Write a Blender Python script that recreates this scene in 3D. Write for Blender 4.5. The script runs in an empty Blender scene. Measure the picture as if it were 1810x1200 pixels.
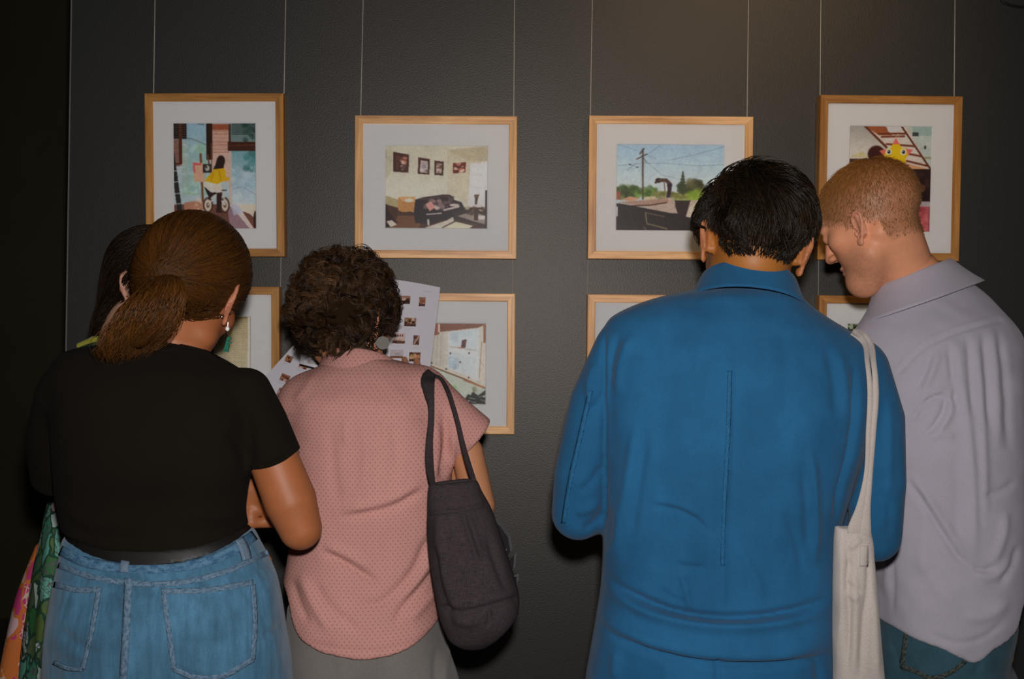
import bpy, math, random
import numpy as np
from mathutils import Matrix, Vector
from mathutils.bvhtree import BVHTree

random.seed(7)
RNG = np.random.default_rng(11)
rad = math.radians
SC = bpy.context.scene
COL = SC.collection

# ------------------------------------------------------------------ camera, light, exposure
CAM_Z = 1.45
FX = 1810 * 35.0 / 36.0
CAMR = Matrix.Rotation(rad(90 - 1.6), 4, 'X') @ Matrix.Rotation(rad(0.55), 4, 'Z')
cam_data = bpy.data.cameras.new('camera')
cam_data.lens = 35.0
cam_data.sensor_width = 36.0
cam_data.clip_start = 0.01
cam = bpy.data.objects.new('camera', cam_data)
cam.matrix_world = Matrix.Translation((0, 0, CAM_Z)) @ CAMR
COL.objects.link(cam)
SC.camera = cam

SC.view_settings.view_transform = 'Standard'
SC.view_settings.look = 'None'
SC.view_settings.gamma = 1.0
SC.view_settings.use_curve_mapping = False
SC.view_settings.exposure = 0.0

world = bpy.data.worlds.new('world')
SC.world = world
world.use_nodes = True
world.node_tree.nodes['Background'].inputs[0].default_value = (1.0, 0.93, 0.84, 1)
world.node_tree.nodes['Background'].inputs[1].default_value = 0.008


def lamp(name, kind, loc, target, energy, color, **kw):
    d = bpy.data.lights.new(name, kind)
    d.energy = energy
    d.color = color
    for k, v in kw.items():
        setattr(d, k, v)
    o = bpy.data.objects.new(name, d)
    o.location = loc
    o.rotation_euler = (Vector(target) - Vector(loc)).to_track_quat('-Z', 'Y').to_euler()
    COL.objects.link(o)
    return o


# the photographer's flash, just above the lens; warm gallery spots on the ceiling track
lamp('camera_flash', 'SPOT', (0.015, 0.0, CAM_Z + 0.10), (0.03, 2.6, CAM_Z - 0.04), 97.0, (1.0, 0.965, 0.965),
     spot_size=rad(108), spot_blend=0.85, shadow_soft_size=0.022)
WALL_Y = 2.60
lamp('ceiling_spot', 'SPOT', (0.88, 0.95, 3.05), (0.62, WALL_Y, 1.95), 25.0, (1.0, 0.68, 0.36),
     spot_size=rad(54), spot_blend=1.0, shadow_soft_size=0.05)
lamp('ceiling_spot', 'SPOT', (-0.45, 0.95, 3.05), (-0.30, WALL_Y, 1.70), 2.5, (1.0, 0.70, 0.45),
     spot_size=rad(64), spot_blend=1.0, shadow_soft_size=0.05)

# ------------------------------------------------------------------ pixel <-> place
R3 = np.array([[CAMR[i][j] for j in range(3)] for i in range(3)])
C0 = np.array([0.0, 0.0, CAM_Z])


def P(px, py, Y):
    """the point of the room seen at this spot of the picture, at distance Y from the lens plane"""
    d = R3 @ np.array([(px - 905.0) / FX, -(py - 600.0) / FX, -1.0])
    return C0 + d * (Y / d[1])


def proj(p):
    q = (np.asarray(p) - C0) @ R3
    return 905.0 + FX * q[:, 0] / -q[:, 2], 600.0 - FX * q[:, 1] / -q[:, 2]


# ------------------------------------------------------------------ tags and mesh building
def s2l(c):
    c = np.asarray(c, dtype=float) / 255.0
    return np.where(c <= 0.04045, c / 12.92, ((c + 0.055) / 1.055) ** 2.4)


def tag(o, label=None, cat=None, group=None, kind=None):
    for k, v in (('label', label), ('category', cat), ('group', group), ('kind', kind)):
        if v:
            o[k] = v
    return o


def empty(name, loc, label=None, cat=None, group=None):
    o = bpy.data.objects.new(name, None)
    o.empty_display_size = 0.05
    COL.objects.link(o)
    o.location = loc
    return tag(o, label, cat, group)


def mesh_obj(name, V, faces, mats, parent=None, smooth=True, mat_idx=None, attrs=None):
    """faces: (n,3|4) array or list of tuples; vertices are in world places"""
    me = bpy.data.meshes.new(name)
    V = np.asarray(V, dtype=np.float32)
    if isinstance(faces, np.ndarray):
        n, k = faces.shape
        me.vertices.add(len(V))
        me.vertices.foreach_set('co', V.ravel())
        me.loops.add(n * k)
        me.loops.foreach_set('vertex_index', faces.astype(np.int32).ravel())
        me.polygons.add(n)
        me.polygons.foreach_set('loop_start', np.arange(0, n * k, k, dtype=np.int32))
        me.update(calc_edges=True)
    else:
        me.from_pydata(V.tolist(), [], [tuple(int(i) for i in f) for f in faces])
    if smooth:
        me.polygons.foreach_set('use_smooth', np.ones(len(me.polygons), dtype=bool))
    for m in (mats if isinstance(mats, (list, tuple)) else [mats]):
        me.materials.append(m)
    if mat_idx is not None:
        me.polygons.foreach_set('material_index', np.asarray(mat_idx, dtype=np.int32))
    for an, av in (attrs or {}).items():
        av = np.asarray(av, dtype=np.float32)
        if av.ndim == 1:
            a = me.attributes.new(an, 'FLOAT', 'POINT')
            a.data.foreach_set('value', av)
        elif av.shape[1] == 3:
            a = me.attributes.new(an, 'FLOAT_VECTOR', 'POINT')
            a.data.foreach_set('vector', av.ravel())
        else:
            a = me.attributes.new(an, 'FLOAT_COLOR', 'POINT')
            a.data.foreach_set('color', av.ravel())
    me.validate()
    me.update()
    o = bpy.data.objects.new(name, me)
    COL.objects.link(o)
    if parent is not None:
        o.parent = parent
        # parts keep their places in the room
        if parent.type == 'EMPTY':
            o.matrix_parent_inverse = Matrix.Translation(-parent.location)
    return o


# ------------------------------------------------------------------ materials
def material(name):
    m = bpy.data.materials.new(name)
    m.use_nodes = True
    nt = m.node_tree
    return m, nt, nt.nodes['Principled BSDF']


def N(nt, kind, **kw):
    n = nt.nodes.new('ShaderNode' + kind)
    for k, v in kw.items():
        if k.startswith('_'):
            setattr(n, k[1:], v)
        else:
            n.inputs[k.replace('__', ' ')].default_value = v
    return n


def ramp(nt, stops, interp='LINEAR'):
    r = nt.nodes.new('ShaderNodeValToRGB')
    r.color_ramp.interpolation = interp
    while len(r.color_ramp.elements) < len(stops):
        r.color_ramp.elements.new(0.5)
    for e, (p, c) in zip(r.color_ramp.elements, stops):
        e.position = p
        e.color = tuple(c) + (1.0,) if len(c) == 3 else c
    return r


def mulmix(nt, a, b, fac=1.0, mode='MULTIPLY'):
    m = nt.nodes.new('ShaderNodeMix')
    m.data_type = 'RGBA'
    m.blend_type = mode
    if isinstance(fac, (int, float)):
        m.inputs[0].default_value = fac
    else:
        nt.links.new(fac, m.inputs[0])
    for s, i in ((a, 6), (b, 7)):
        if isinstance(s, (tuple, list, np.ndarray)):
            m.inputs[i].default_value = tuple(s)[:3] + (1.0,)
        else:
            nt.links.new(s, m.inputs[i])
    return m.outputs[2]


def mathn(nt, op, a, b=None):
    m = nt.nodes.new('ShaderNodeMath')
    m.operation = op
    for s, i in ((a, 0), (b, 1)):
        if s is None:
            continue
        if isinstance(s, (int, float)):
            m.inputs[i].default_value = s
        else:
            nt.links.new(s, m.inputs[i])
    return m.outputs[0]


def coords(nt, scale=(1, 1, 1), attr=None):
    mp = nt.nodes.new('ShaderNodeMapping')
    mp.inputs['Scale'].default_value = scale
    if attr:
        a = nt.nodes.new('ShaderNodeAttribute')
        a.attribute_name = attr
        nt.links.new(a.outputs['Vector'], mp.inputs['Vector'])
    else:
        t = nt.nodes.new('ShaderNodeTexCoord')
        nt.links.new(t.outputs['Object'], mp.inputs['Vector'])
    return mp.outputs[0]


def noise(nt, vec, scale, detail=3.0, rough=0.55, dist=0.0):
    n = N(nt, 'TexNoise', Scale=scale, Detail=detail, Roughness=rough, Distortion=dist)
    nt.links.new(vec, n.inputs['Vector'])
    return n.outputs['Fac']


def bump(nt, b, height, strength, distance):
    bp = N(nt, 'Bump', Strength=strength, Distance=distance)
    nt.links.new(height, bp.inputs['Height'])
    nt.links.new(bp.outputs[0], b.inputs['Normal'])
    return bp


def cloth(name, col, rough=0.85, var=0.18, weave=1.0, wscale=900.0, blotch=9.0, sheen=0.15, streak=None):
    """woven cloth: colour with slight wear and thread-scale relief"""
    m, nt, b = material(name)
    v = coords(nt)
    nb = noise(nt, v, blotch, 4.0)
    r1 = ramp(nt, [(0.25, tuple(np.array(col) * (1 - var))), (0.75, tuple(np.clip(np.array(col) * (1 + var), 0, 1)))])
    nt.links.new(nb, r1.inputs[0])
    out = r1.outputs[0]
    fine = noise(nt, coords(nt, (1, 1, 1)), wscale, 2.0)
    rf = ramp(nt, [(0.3, (0.80,) * 3), (0.7, (1.2,) * 3)])
    nt.links.new(fine, rf.inputs[0])
    out = mulmix(nt, out, rf.outputs[0], 0.6 * weave)
    if streak:
        sc, amt, stretch = streak
        st = noise(nt, coords(nt, stretch), sc, 3.0)
        rs = ramp(nt, [(0.3, (1 - amt,) * 3), (0.7, (1 + amt,) * 3)])
        nt.links.new(st, rs.inputs[0])
        out = mulmix(nt, out, rs.outputs[0], 1.0)
    nt.links.new(out, b.inputs['Base Color'])
    b.inputs['Roughness'].default_value = rough
    b.inputs['Specular IOR Level'].default_value = 0.2
    b.inputs['Sheen Weight'].default_value = sheen
    b.inputs['Sheen Roughness'].default_value = 0.5
    bump(nt, b, fine, 0.25 * weave, 0.0015)
    return m


def plain(name, col, rough=0.5, metal=0.0, spec=0.5, var=0.08):
    m, nt, b = material(name)
    v = coords(nt)
    n = noise(nt, v, 60.0)
    r = ramp(nt, [(0.3, tuple(np.array(col) * (1 - var))), (0.7, tuple(np.clip(np.array(col) * (1 + var), 0, 1)))])
    nt.links.new(n, r.inputs[0])
    nt.links.new(r.outputs[0], b.inputs['Base Color'])
    b.inputs['Roughness'].default_value = rough
    b.inputs['Metallic'].default_value = metal
    b.inputs['Specular IOR Level'].default_value = spec
    return m


def attr_mat(name, attr, rough=0.6, spec=0.3, grain=0.06, gscale=900.0, bmp=0.0, sss=0.0):
    m, nt, b = material(name)
    a = nt.nodes.new('ShaderNodeAttribute')
    a.attribute_name = attr
    n = noise(nt, coords(nt), gscale, 2.0)
    r = ramp(nt, [(0.3, (1 - grain,) * 3), (0.7, (1 + grain,) * 3)])
    nt.links.new(n, r.inputs[0])
    nt.links.new(mulmix(nt, a.outputs['Color'], r.outputs[0]), b.inputs['Base Color'])
    b.inputs['Roughness'].default_value = rough
    b.inputs['Specular IOR Level'].default_value = spec
    if sss:
        b.inputs['Subsurface Weight'].default_value = sss
        b.inputs['Subsurface Radius'].default_value = (1.0, 0.35, 0.15)
        b.inputs['Subsurface Scale'].default_value = 0.004
    if bmp:
        bump(nt, b, n, bmp, 0.001)
    return m


def wood(name, axis, tone=(1, 1, 1)):
    m, nt, b = material(name)
    st = [38.0, 38.0, 38.0]
    st[axis] = 2.6
    v = coords(nt, tuple(st))
    n1 = noise(nt, v, 1.0, 5.0, 0.6, 0.6)
    st2 = [230.0, 230.0, 230.0]
    st2[axis] = 9.0
    n2 = noise(nt, coords(nt, tuple(st2)), 1.0, 3.0)
    tn = np.array(tone)
    r = ramp(nt, [(0.25, tuple(np.array((0.24, 0.105, 0.034)) * tn)), (0.5, tuple(np.array((0.42, 0.225, 0.088)) * tn)), (0.8, tuple(np.array((0.56, 0.34, 0.16)) * tn))])
    nt.links.new(n1, r.inputs[0])
    r2 = ramp(nt, [(0.3, (0.72,) * 3), (0.6, (1.12,) * 3)])
    nt.links.new(n2, r2.inputs[0])
    nt.links.new(mulmix(nt, r.outputs[0], r2.outputs[0], 0.8), b.inputs['Base Color'])
    b.inputs['Roughness'].default_value = 0.45
    bump(nt, b, n2, 0.2, 0.001)
    return m


# ------------------------------------------------------------------ solid shapes as distance fields
class F:
    def __init__(self, fn, lo, hi):
        self.fn, self.lo, self.hi = fn, np.asarray(lo, float), np.asarray(hi, float)

    def __call__(self, p, bb=None):
        if bb is not None:
            g = np.maximum(np.maximum(self.lo - bb[1], bb[0] - self.hi), 0)
            lb = float(np.sqrt((g * g).sum()))
            if lb > 0.07:
                return np.full(len(p), lb, dtype=np.float32)
        return self.fn(p, bb)


def smin(a, b, k):
    if k <= 0:
        return np.minimum(a, b)
    h = np.clip(0.5 + 0.5 * (b - a) / k, 0, 1)
    return b + (a - b) * h - k * h * (1 - h)


def cone(a, b, ra, rb):
    a, b = np.asarray(a, float), np.asarray(b, float)
    r = max(ra, rb)
    ab = (b - a).astype(np.float32)
    den = float(ab @ ab) + 1e-12
    a32 = a.astype(np.float32)

    def fn(p, bb):
        q = p - a32
        t = np.clip((q @ ab) / den, 0, 1)
        q = q - t[:, None] * ab
        return np.sqrt((q * q).sum(1)) - (ra + (rb - ra) * t)
    return F(fn, np.minimum(a, b) - r, np.maximum(a, b) + r)


def ell(c, r, M=None):
    c, r = np.asarray(c, float), np.asarray(r, float)
    M = np.eye(3) if M is None else np.asarray(M)
    ext = np.sqrt(((M * r) ** 2).sum(1))
    c32, r32, M32 = c.astype(np.float32), r.astype(np.float32), M.astype(np.float32)

    def fn(p, bb):
        q = (p - c32) @ M32
        k0 = np.sqrt(((q / r32) ** 2).sum(1))
        k1 = np.sqrt(((q / (r32 * r32)) ** 2).sum(1)) + 1e-9
        return np.where(k0 < 1e-4, -min(r), k0 * (k0 - 1.0) / k1)
    return F(fn, c - ext, c + ext)


def U(k, *fs):
    fs = [f for f in fs if f is not None]

    def fn(p, bb):
        d = fs[0](p, bb)
        for f in fs[1:]:
            d = smin(d, f(p, bb), k)
        return d
    return F(fn, np.min([f.lo for f in fs], 0), np.max([f.hi for f in fs], 0))


def SUB(k, f, g):
    return F(lambda p, bb: -smin(-f(p, bb), g(p, bb), k), f.lo, f.hi)


def CLIP(f, g):
    """keep where g(p) < 0"""
    return F(lambda p, bb: -smin(-f(p, bb), -g(p), .004), f.lo, f.hi)


def OFF(f, o):
    return F(lambda p, bb: f(p, bb) - o, f.lo - max(o, 0), f.hi + max(o, 0))


def chain(pts, rs, k=0.0):
    return U(k, *[cone(pts[i], pts[i + 1], rs[i], rs[i + 1]) for i in range(len(pts) - 1)])


def catmull(t, y, n=24):
    t, y = np.asarray(t, float), np.asarray(y, float)
    dy = np.gradient(y, t, axis=0)
    T, Y = [], []
    for i in range(len(t) - 1):
        h = t[i + 1] - t[i]
        s = np.linspace(0, 1, n, endpoint=(i == len(t) - 2))[:, None]
        m0, m1 = dy[i] * h, dy[i + 1] * h
        Y.append((2 * s**3 - 3 * s**2 + 1) * y[i] + (s**3 - 2 * s**2 + s) * m0 + (-2 * s**3 + 3 * s**2) * y[i + 1] + (s**3 - s**2) * m1)
        T.append(t[i] + s[:, 0] * h)
    return np.concatenate(T), np.concatenate(Y)


def column(rows, Y0, n=2.3, round_=0.02):
    """a trunk, skirt or bag from its outline: rows of (y in picture, left, right, depth shift, half depth)"""
    R = []
    for (py, xl, xr, dy, b) in rows:
        Y = Y0 + dy
        l, r = P(xl, py, Y), P(xr, py, Y)
        R.append(((l[2] + r[2]) / 2, (l[0] + r[0]) / 2, Y, (r[0] - l[0]) / 2, b))
    R = np.array(sorted(R))
    zs, vals = catmull(R[:, 0], R[:, 1:])
    vals[:, 2:] = np.maximum(vals[:, 2:], 0.006)
    grads = np.gradient(vals, zs, axis=0)
    zlo, zhi = zs[0], zs[-1]

    def fn(p, bb):
        z = np.clip(p[:, 2], zlo, zhi)
        cx, cy, a, b = (np.interp(z, zs, vals[:, i]).astype(np.float32) for i in range(4))
        ga, gb = np.interp(z, zs, grads[:, 2]), np.interp(z, zs, grads[:, 3])
        gx, gy = np.interp(z, zs, grads[:, 0]), np.interp(z, zs, grads[:, 1])
        dx, dy = p[:, 0] - cx, p[:, 1] - cy
        u, v = np.abs(dx) / a + 1e-5, np.abs(dy) / b + 1e-5
        f = (u**n + v**n) ** (1.0 / n)
        fn1 = np.maximum(f, 0.2) ** (1 - n)
        fu, fv = u ** (n - 1) * fn1, v ** (n - 1) * fn1
        fx, fy = fu / a, fv / b
        fz = -(fu * u * ga / a + fv * v * gb / b + fu * np.sign(dx) * gx / a + fv * np.sign(dy) * gy / b)
        g = np.sqrt(fx * fx + fy * fy + fz * fz)
        g = np.clip(g, 1.0 / np.maximum(a, b), None)
        d = (f - 1.0) / g
        e = np.maximum(p[:, 2] - zhi, zlo - p[:, 2])
        return -smin(-d, -e, round_)
    am, bm = vals[:, 2].max(), vals[:, 3].max()
    lo = [(vals[:, 0] - vals[:, 2]).min(), (vals[:, 1] - vals[:, 3]).min(), zlo]
    hi = [(vals[:, 0] + vals[:, 2]).max(), (vals[:, 1] + vals[:, 3]).max(), zhi]
    return F(fn, lo, hi)


def edge_curve(pts, Y):
    """x -> z along a line drawn in the picture at distance Y"""
    q = np.array([P(x, y, Y) for x, y in pts])
    o = np.argsort(q[:, 0])
    q = q[o]
    xs, zs = catmull(q[:, 0], q[:, 2:3], 10)
    return lambda x: np.interp(x, xs, zs[:, 0]).astype(np.float32)


_E = [(0, 1), (2, 3), (4, 5), (6, 7), (0, 2), (1, 3), (4, 6), (5, 7), (0, 4), (1, 5), (2, 6), (3, 7)]


def polygonize(f, h, pad=None, smooth=1, B=8):
    pad = 2.5 * h if pad is None else pad
    lo, hi = f.lo - pad, f.hi + pad
    nb = np.ceil((hi - lo) / (h * B)).astype(int) + 1
    lo32 = lo.astype(np.float32)
    bi = np.stack(np.meshgrid(*[np.arange(k) for k in nb], indexing='ij'), -1).reshape(-1, 3)
    cen = (lo + (bi + 0.5 - 0.5 / B) * (h * B)).astype(np.float32)
    dc = f(cen, None)
    act = np.abs(dc) < h * B * 0.866 * 1.9 + h
    n = nb * B
    D = np.where(dc < 0, np.float32(-1), np.float32(1)).reshape(nb)
    D = D.repeat(B, 0).repeat(B, 1).repeat(B, 2)
    D6 = D.reshape(nb[0], B, nb[1], B, nb[2], B)
    loc = np.stack(np.meshgrid(*[np.arange(B)] * 3, indexing='ij'), -1).reshape(-1, 3)
    ab = bi[act]
    ab = ab[np.lexsort((ab[:, 0], ab[:, 1], ab[:, 2] // 3))]
    for s in range(0, len(ab), 96):
        k = ab[s:s + 96]
        p = lo32 + ((k[:, None, :] * B + loc[None]) * h).astype(np.float32)
        p = p.reshape(-1, 3)
        d = f(p, (p.min(0), p.max(0)))
        D6[k[:, 0], :, k[:, 1], :, k[:, 2], :] = np.asarray(d, dtype=np.float32).reshape(len(k), B, B, B)
    D = D6.reshape(n)
    D = np.where(D == 0, np.float32(1e-7), D)
    S = D < 0
    m = [n[0] - 1, n[1] - 1, n[2] - 1]
    cnt = np.zeros(m, np.uint8)
    for i in (0, 1):
        for j in (0, 1):
            for k in (0, 1):
                cnt += S[i:i + m[0], j:j + m[1], k:k + m[2]]
    cell = np.argwhere((cnt > 0) & (cnt < 8))
    corner = np.array([(i, j, k) for i in (0, 1) for j in (0, 1) for k in (0, 1)])
    vals = np.stack([D[cell[:, 0] + c[0], cell[:, 1] + c[1], cell[:, 2] + c[2]] for c in corner], 1)
    acc = np.zeros((len(cell), 3))
    num = np.zeros(len(cell))
    for a, b in _E:
        va, vb = vals[:, a], vals[:, b]
        x = (va < 0) != (vb < 0)
        t = np.where(x, va / np.where(x, va - vb, 1), 0)
        acc += x[:, None] * (corner[a] + t[:, None] * (corner[b] - corner[a]))
        num += x
    V = lo + (cell + acc / num[:, None]) * h
    idx = np.full(m, -1, np.int32)
    idx[cell[:, 0], cell[:, 1], cell[:, 2]] = np.arange(len(cell))
    Q = []
    for ax in range(3):
        u, v = (ax + 1) % 3, (ax + 2) % 3
        sl0 = [slice(None)] * 3
        sl1 = [slice(None)] * 3
        sl0[ax], sl1[ax] = slice(0, n[ax] - 1), slice(1, n[ax])
        s0, s1 = S[tuple(sl0)], S[tuple(sl1)]
        e = np.argwhere(s0 != s1)
        ok = (e[:, u] > 0) & (e[:, v] > 0) & (e[:, u] < m[u]) & (e[:, v] < m[v])
        e = e[ok]
        fl = s0[e[:, 0], e[:, 1], e[:, 2]]
        q = []
        for du, dv in ((1, 1), (0, 1), (0, 0), (1, 0)):
            c = e.copy()
            c[:, u] -= du
            c[:, v] -= dv
            q.append(idx[c[:, 0], c[:, 1], c[:, 2]])
        q = np.stack(q, 1)
        q[~fl] = q[~fl][:, ::-1]
        Q.append(q)
    Q = np.concatenate(Q)
    V = relax(V, Q, smooth)
    return V, Q


def relax(V, Q, it):
    if not it:
        return V
    E = np.concatenate([Q[:, [0, 1]], Q[:, [1, 2]], Q[:, [2, 3]], Q[:, [3, 0]]])
    a, b = np.concatenate([E[:, 0], E[:, 1]]), np.concatenate([E[:, 1], E[:, 0]])
    deg = np.maximum(np.bincount(a, minlength=len(V)), 1)[:, None]
    for _ in range(it):
        for lam in (0.5, -0.45):
            m = np.stack([np.bincount(a, weights=V[b, i], minlength=len(V)) for i in range(3)], 1) / deg
            V = V + lam * (m - V)
    return V


def vnormals(V, Q):
    nrm = np.cross(V[Q[:, 2]] - V[Q[:, 0]], V[Q[:, 3 if Q.shape[1] == 4 else 1]] - V[Q[:, 1 if Q.shape[1] == 4 else 0]])
    out = np.stack([np.bincount(Q.ravel(), weights=np.repeat(nrm[:, i], Q.shape[1]), minlength=len(V)) for i in range(3)], 1)
    return out / (np.linalg.norm(out, axis=1)[:, None] + 1e-12)


_L = RNG.random((32, 32, 32)).astype(np.float32)


def vnoise(p, scale):
    q = np.asarray(p) * scale
    i = np.floor(q).astype(int)
    f = q - i
    f = f * f * (3 - 2 * f)
    r = 0
    for a in (0, 1):
        for b in (0, 1):
            for c in (0, 1):
                w = (f[:, 0] if a else 1 - f[:, 0]) * (f[:, 1] if b else 1 - f[:, 1]) * (f[:, 2] if c else 1 - f[:, 2])
                r = r + w * _L[(i[:, 0] + a) % 32, (i[:, 1] + b) % 32, (i[:, 2] + c) % 32]
    return r * 2 - 1


def polydist(x, y, pts):
    """distance to a polyline in the picture, signed by side, and the place along it 0..1"""
    pts = np.asarray(pts, float)
    L = np.concatenate([[0], np.cumsum(np.linalg.norm(np.diff(pts, axis=0), axis=1))])
    best = np.full(len(x), 1e9)
    sg = np.zeros(len(x))
    tt = np.zeros(len(x))
    for i in range(len(pts) - 1):
        d = pts[i + 1] - pts[i]
        l2 = d @ d
        t = np.clip(((x - pts[i, 0]) * d[0] + (y - pts[i, 1]) * d[1]) / l2, 0, 1)
        ex, ey = x - pts[i, 0] - t * d[0], y - pts[i, 1] - t * d[1]
        e = np.hypot(ex, ey)
        c = e < best
        best = np.where(c, e, best)
        sg = np.where(c, np.sign(d[0] * ey - d[1] * ex), sg)
        tt = np.where(c, (L[i] + t * math.sqrt(l2)) / L[-1], tt)
    return best, sg, tt


def folds(V, Q, lines, drape=None, gain=1.0):
    """press folds into cloth along lines; each: (points, height in m, half width in px[, 'step'])"""
    nr = vnormals(V, Q)
    view = V - C0
    face = -(nr * view).sum(1) / np.linalg.norm(view, axis=1)
    w = np.clip(face * 3.0, 0, 1)
    x, y = proj(V)
    disp = np.zeros(len(V))
    for ln in lines:
        pts, amp, wd = ln[:3]
        kind = ln[3] if len(ln) > 3 else 'ridge'
        a = np.asarray(pts, float)
        if len(a) > 2:
            t = np.concatenate([[0], np.cumsum(np.linalg.norm(np.diff(a, axis=0), axis=1))])
            _, a = catmull(t, a, 6)
        sel = (x > a[:, 0].min() - 4 * wd) & (x < a[:, 0].max() + 4 * wd) & (y > a[:, 1].min() - 4 * wd) & (y < a[:, 1].max() + 4 * wd)
        if not sel.any():
            continue
        d, s, t = polydist(x[sel], y[sel], a)
        fade = np.clip(np.minimum(t, 1 - t) * 5.0, 0, 1) if kind != 'seam' else 1.0
        u = d / wd
        if kind == 'step':
            pr = s * u * np.exp(-u * u) * 2.0
        else:
            pr = np.exp(-u * u)
        disp[sel] += gain * amp * pr * fade
    if drape is not None:
        disp += drape(V)
    return V + nr * (disp * w)[:, None]

# ------------------------------------------------------------------ the room
def wall_material(name, c0, c1):
    m, nt, b = material(name)
    v = coords(nt)
    n1 = noise(nt, v, 2.2, 3.0)
    r = ramp(nt, [(0.3, c0), (0.7, c1)])
    nt.links.new(n1, r.inputs[0])
    n2 = noise(nt, v, 260.0, 4.0, 0.6)
    r2 = ramp(nt, [(0.3, (0.86,) * 3), (0.7, (1.14,) * 3)])
    nt.links.new(n2, r2.inputs[0])
    nt.links.new(mulmix(nt, r.outputs[0], r2.outputs[0]), b.inputs['Base Color'])
    b.inputs['Roughness'].default_value = 0.45
    b.inputs['Specular IOR Level'].default_value = 0.80
    b.inputs['Specular Tint'].default_value = (1.0, 0.90, 0.79, 1)
    bump(nt, b, n2, 0.25, 0.003)
    return m


MAT_WALL = wall_material('wall_paint', (0.029, 0.031, 0.032), (0.033, 0.035, 0.035))
MAT_DARKWALL = wall_material('dark_wall_paint', (0.050, 0.044, 0.022), (0.062, 0.054, 0.027))
MAT_FLOOR = wall_material('floor_concrete', (0.05, 0.047, 0.043), (0.075, 0.07, 0.064))
MAT_CEIL = wall_material('ceiling_paint', (0.05, 0.05, 0.05), (0.06, 0.06, 0.06))


def prism(name, corners_front, depth_vec, mat, parent=None, smooth=False):
    """a slab: a polygon pushed along a vector"""
    n = len(corners_front)
    a = np.asarray(corners_front, float)
    V = np.concatenate([a, a + np.asarray(depth_vec, float)])
    F_ = [tuple(range(n)), tuple(range(2 * n - 1, n - 1, -1))]
    F_ += [(i, i + n, (i + 1) % n + n, (i + 1) % n) for i in range(n)]
    F_ = [tuple(reversed(f)) for f in F_]
    return mesh_obj(name, V, F_, mat, parent, smooth)


def boxmesh(lo, hi):
    x0, y0, z0 = lo
    x1, y1, z1 = hi
    V = [(x, y, z) for x in (x0, x1) for y in (y0, y1) for z in (z0, z1)]
    Fs = [(0, 1, 3, 2), (4, 6, 7, 5), (0, 4, 5, 1), (2, 3, 7, 6), (0, 2, 6, 4), (1, 5, 7, 3)]
    return V, Fs


def box(name, lo, hi, mat, parent=None):
    V, Fs = boxmesh(lo, hi)
    return mesh_obj(name, V, Fs, mat, parent, False)


H_CEIL = 3.2
ea, eb = P(127, 0, WALL_Y), P(108, 1200, WALL_Y)
sl = (ea[0] - eb[0]) / (ea[2] - eb[2])
xt, xb = ea[0] + sl * (H_CEIL - ea[2]), eb[0] + sl * (0 - eb[2])
tag(prism('wall_back', [(xb, WALL_Y, 0), (3.2, WALL_Y, 0), (3.2, WALL_Y, H_CEIL), (xt, WALL_Y, H_CEIL)], (0, 0.14, 0), MAT_WALL), kind='structure')
tag(box('wall_left', (-4.2, 4.6, 0), (xt + 0.6, 4.7, H_CEIL), MAT_DARKWALL), kind='structure')
tag(box('wall_side', (-4.3, -2.0, 0), (-4.2, 4.7, H_CEIL), MAT_DARKWALL), kind='structure')
tag(box('floor', (-4.3, -2.0, -0.1), (3.3, 4.7, 0), MAT_FLOOR), kind='structure')
tag(box('ceiling', (-4.3, -2.0, H_CEIL), (3.3, 4.7, H_CEIL + 0.1), MAT_CEIL), kind='structure')
# thin pale corner bead along the end of the wall
MAT_BEAD = plain('corner_bead_paint', (0.20, 0.19, 0.17), 0.5)
tag(prism('trim_1', [(xb - 0.002, WALL_Y - 0.0015, 0), (xb + 0.0012, WALL_Y - 0.0015, 0), (xt + 0.0012, WALL_Y - 0.0015, H_CEIL), (xt - 0.002, WALL_Y - 0.0015, H_CEIL)],
          (0, 0.03, 0), MAT_BEAD), kind='structure')
MAT_RAIL = plain('rail_metal', (0.5, 0.5, 0.5), 0.4, 0.8)
tag(box('trim_2', (xt + 0.02, WALL_Y - 0.014, 2.60), (3.2, WALL_Y, 2.63), MAT_RAIL), kind='structure')


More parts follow.
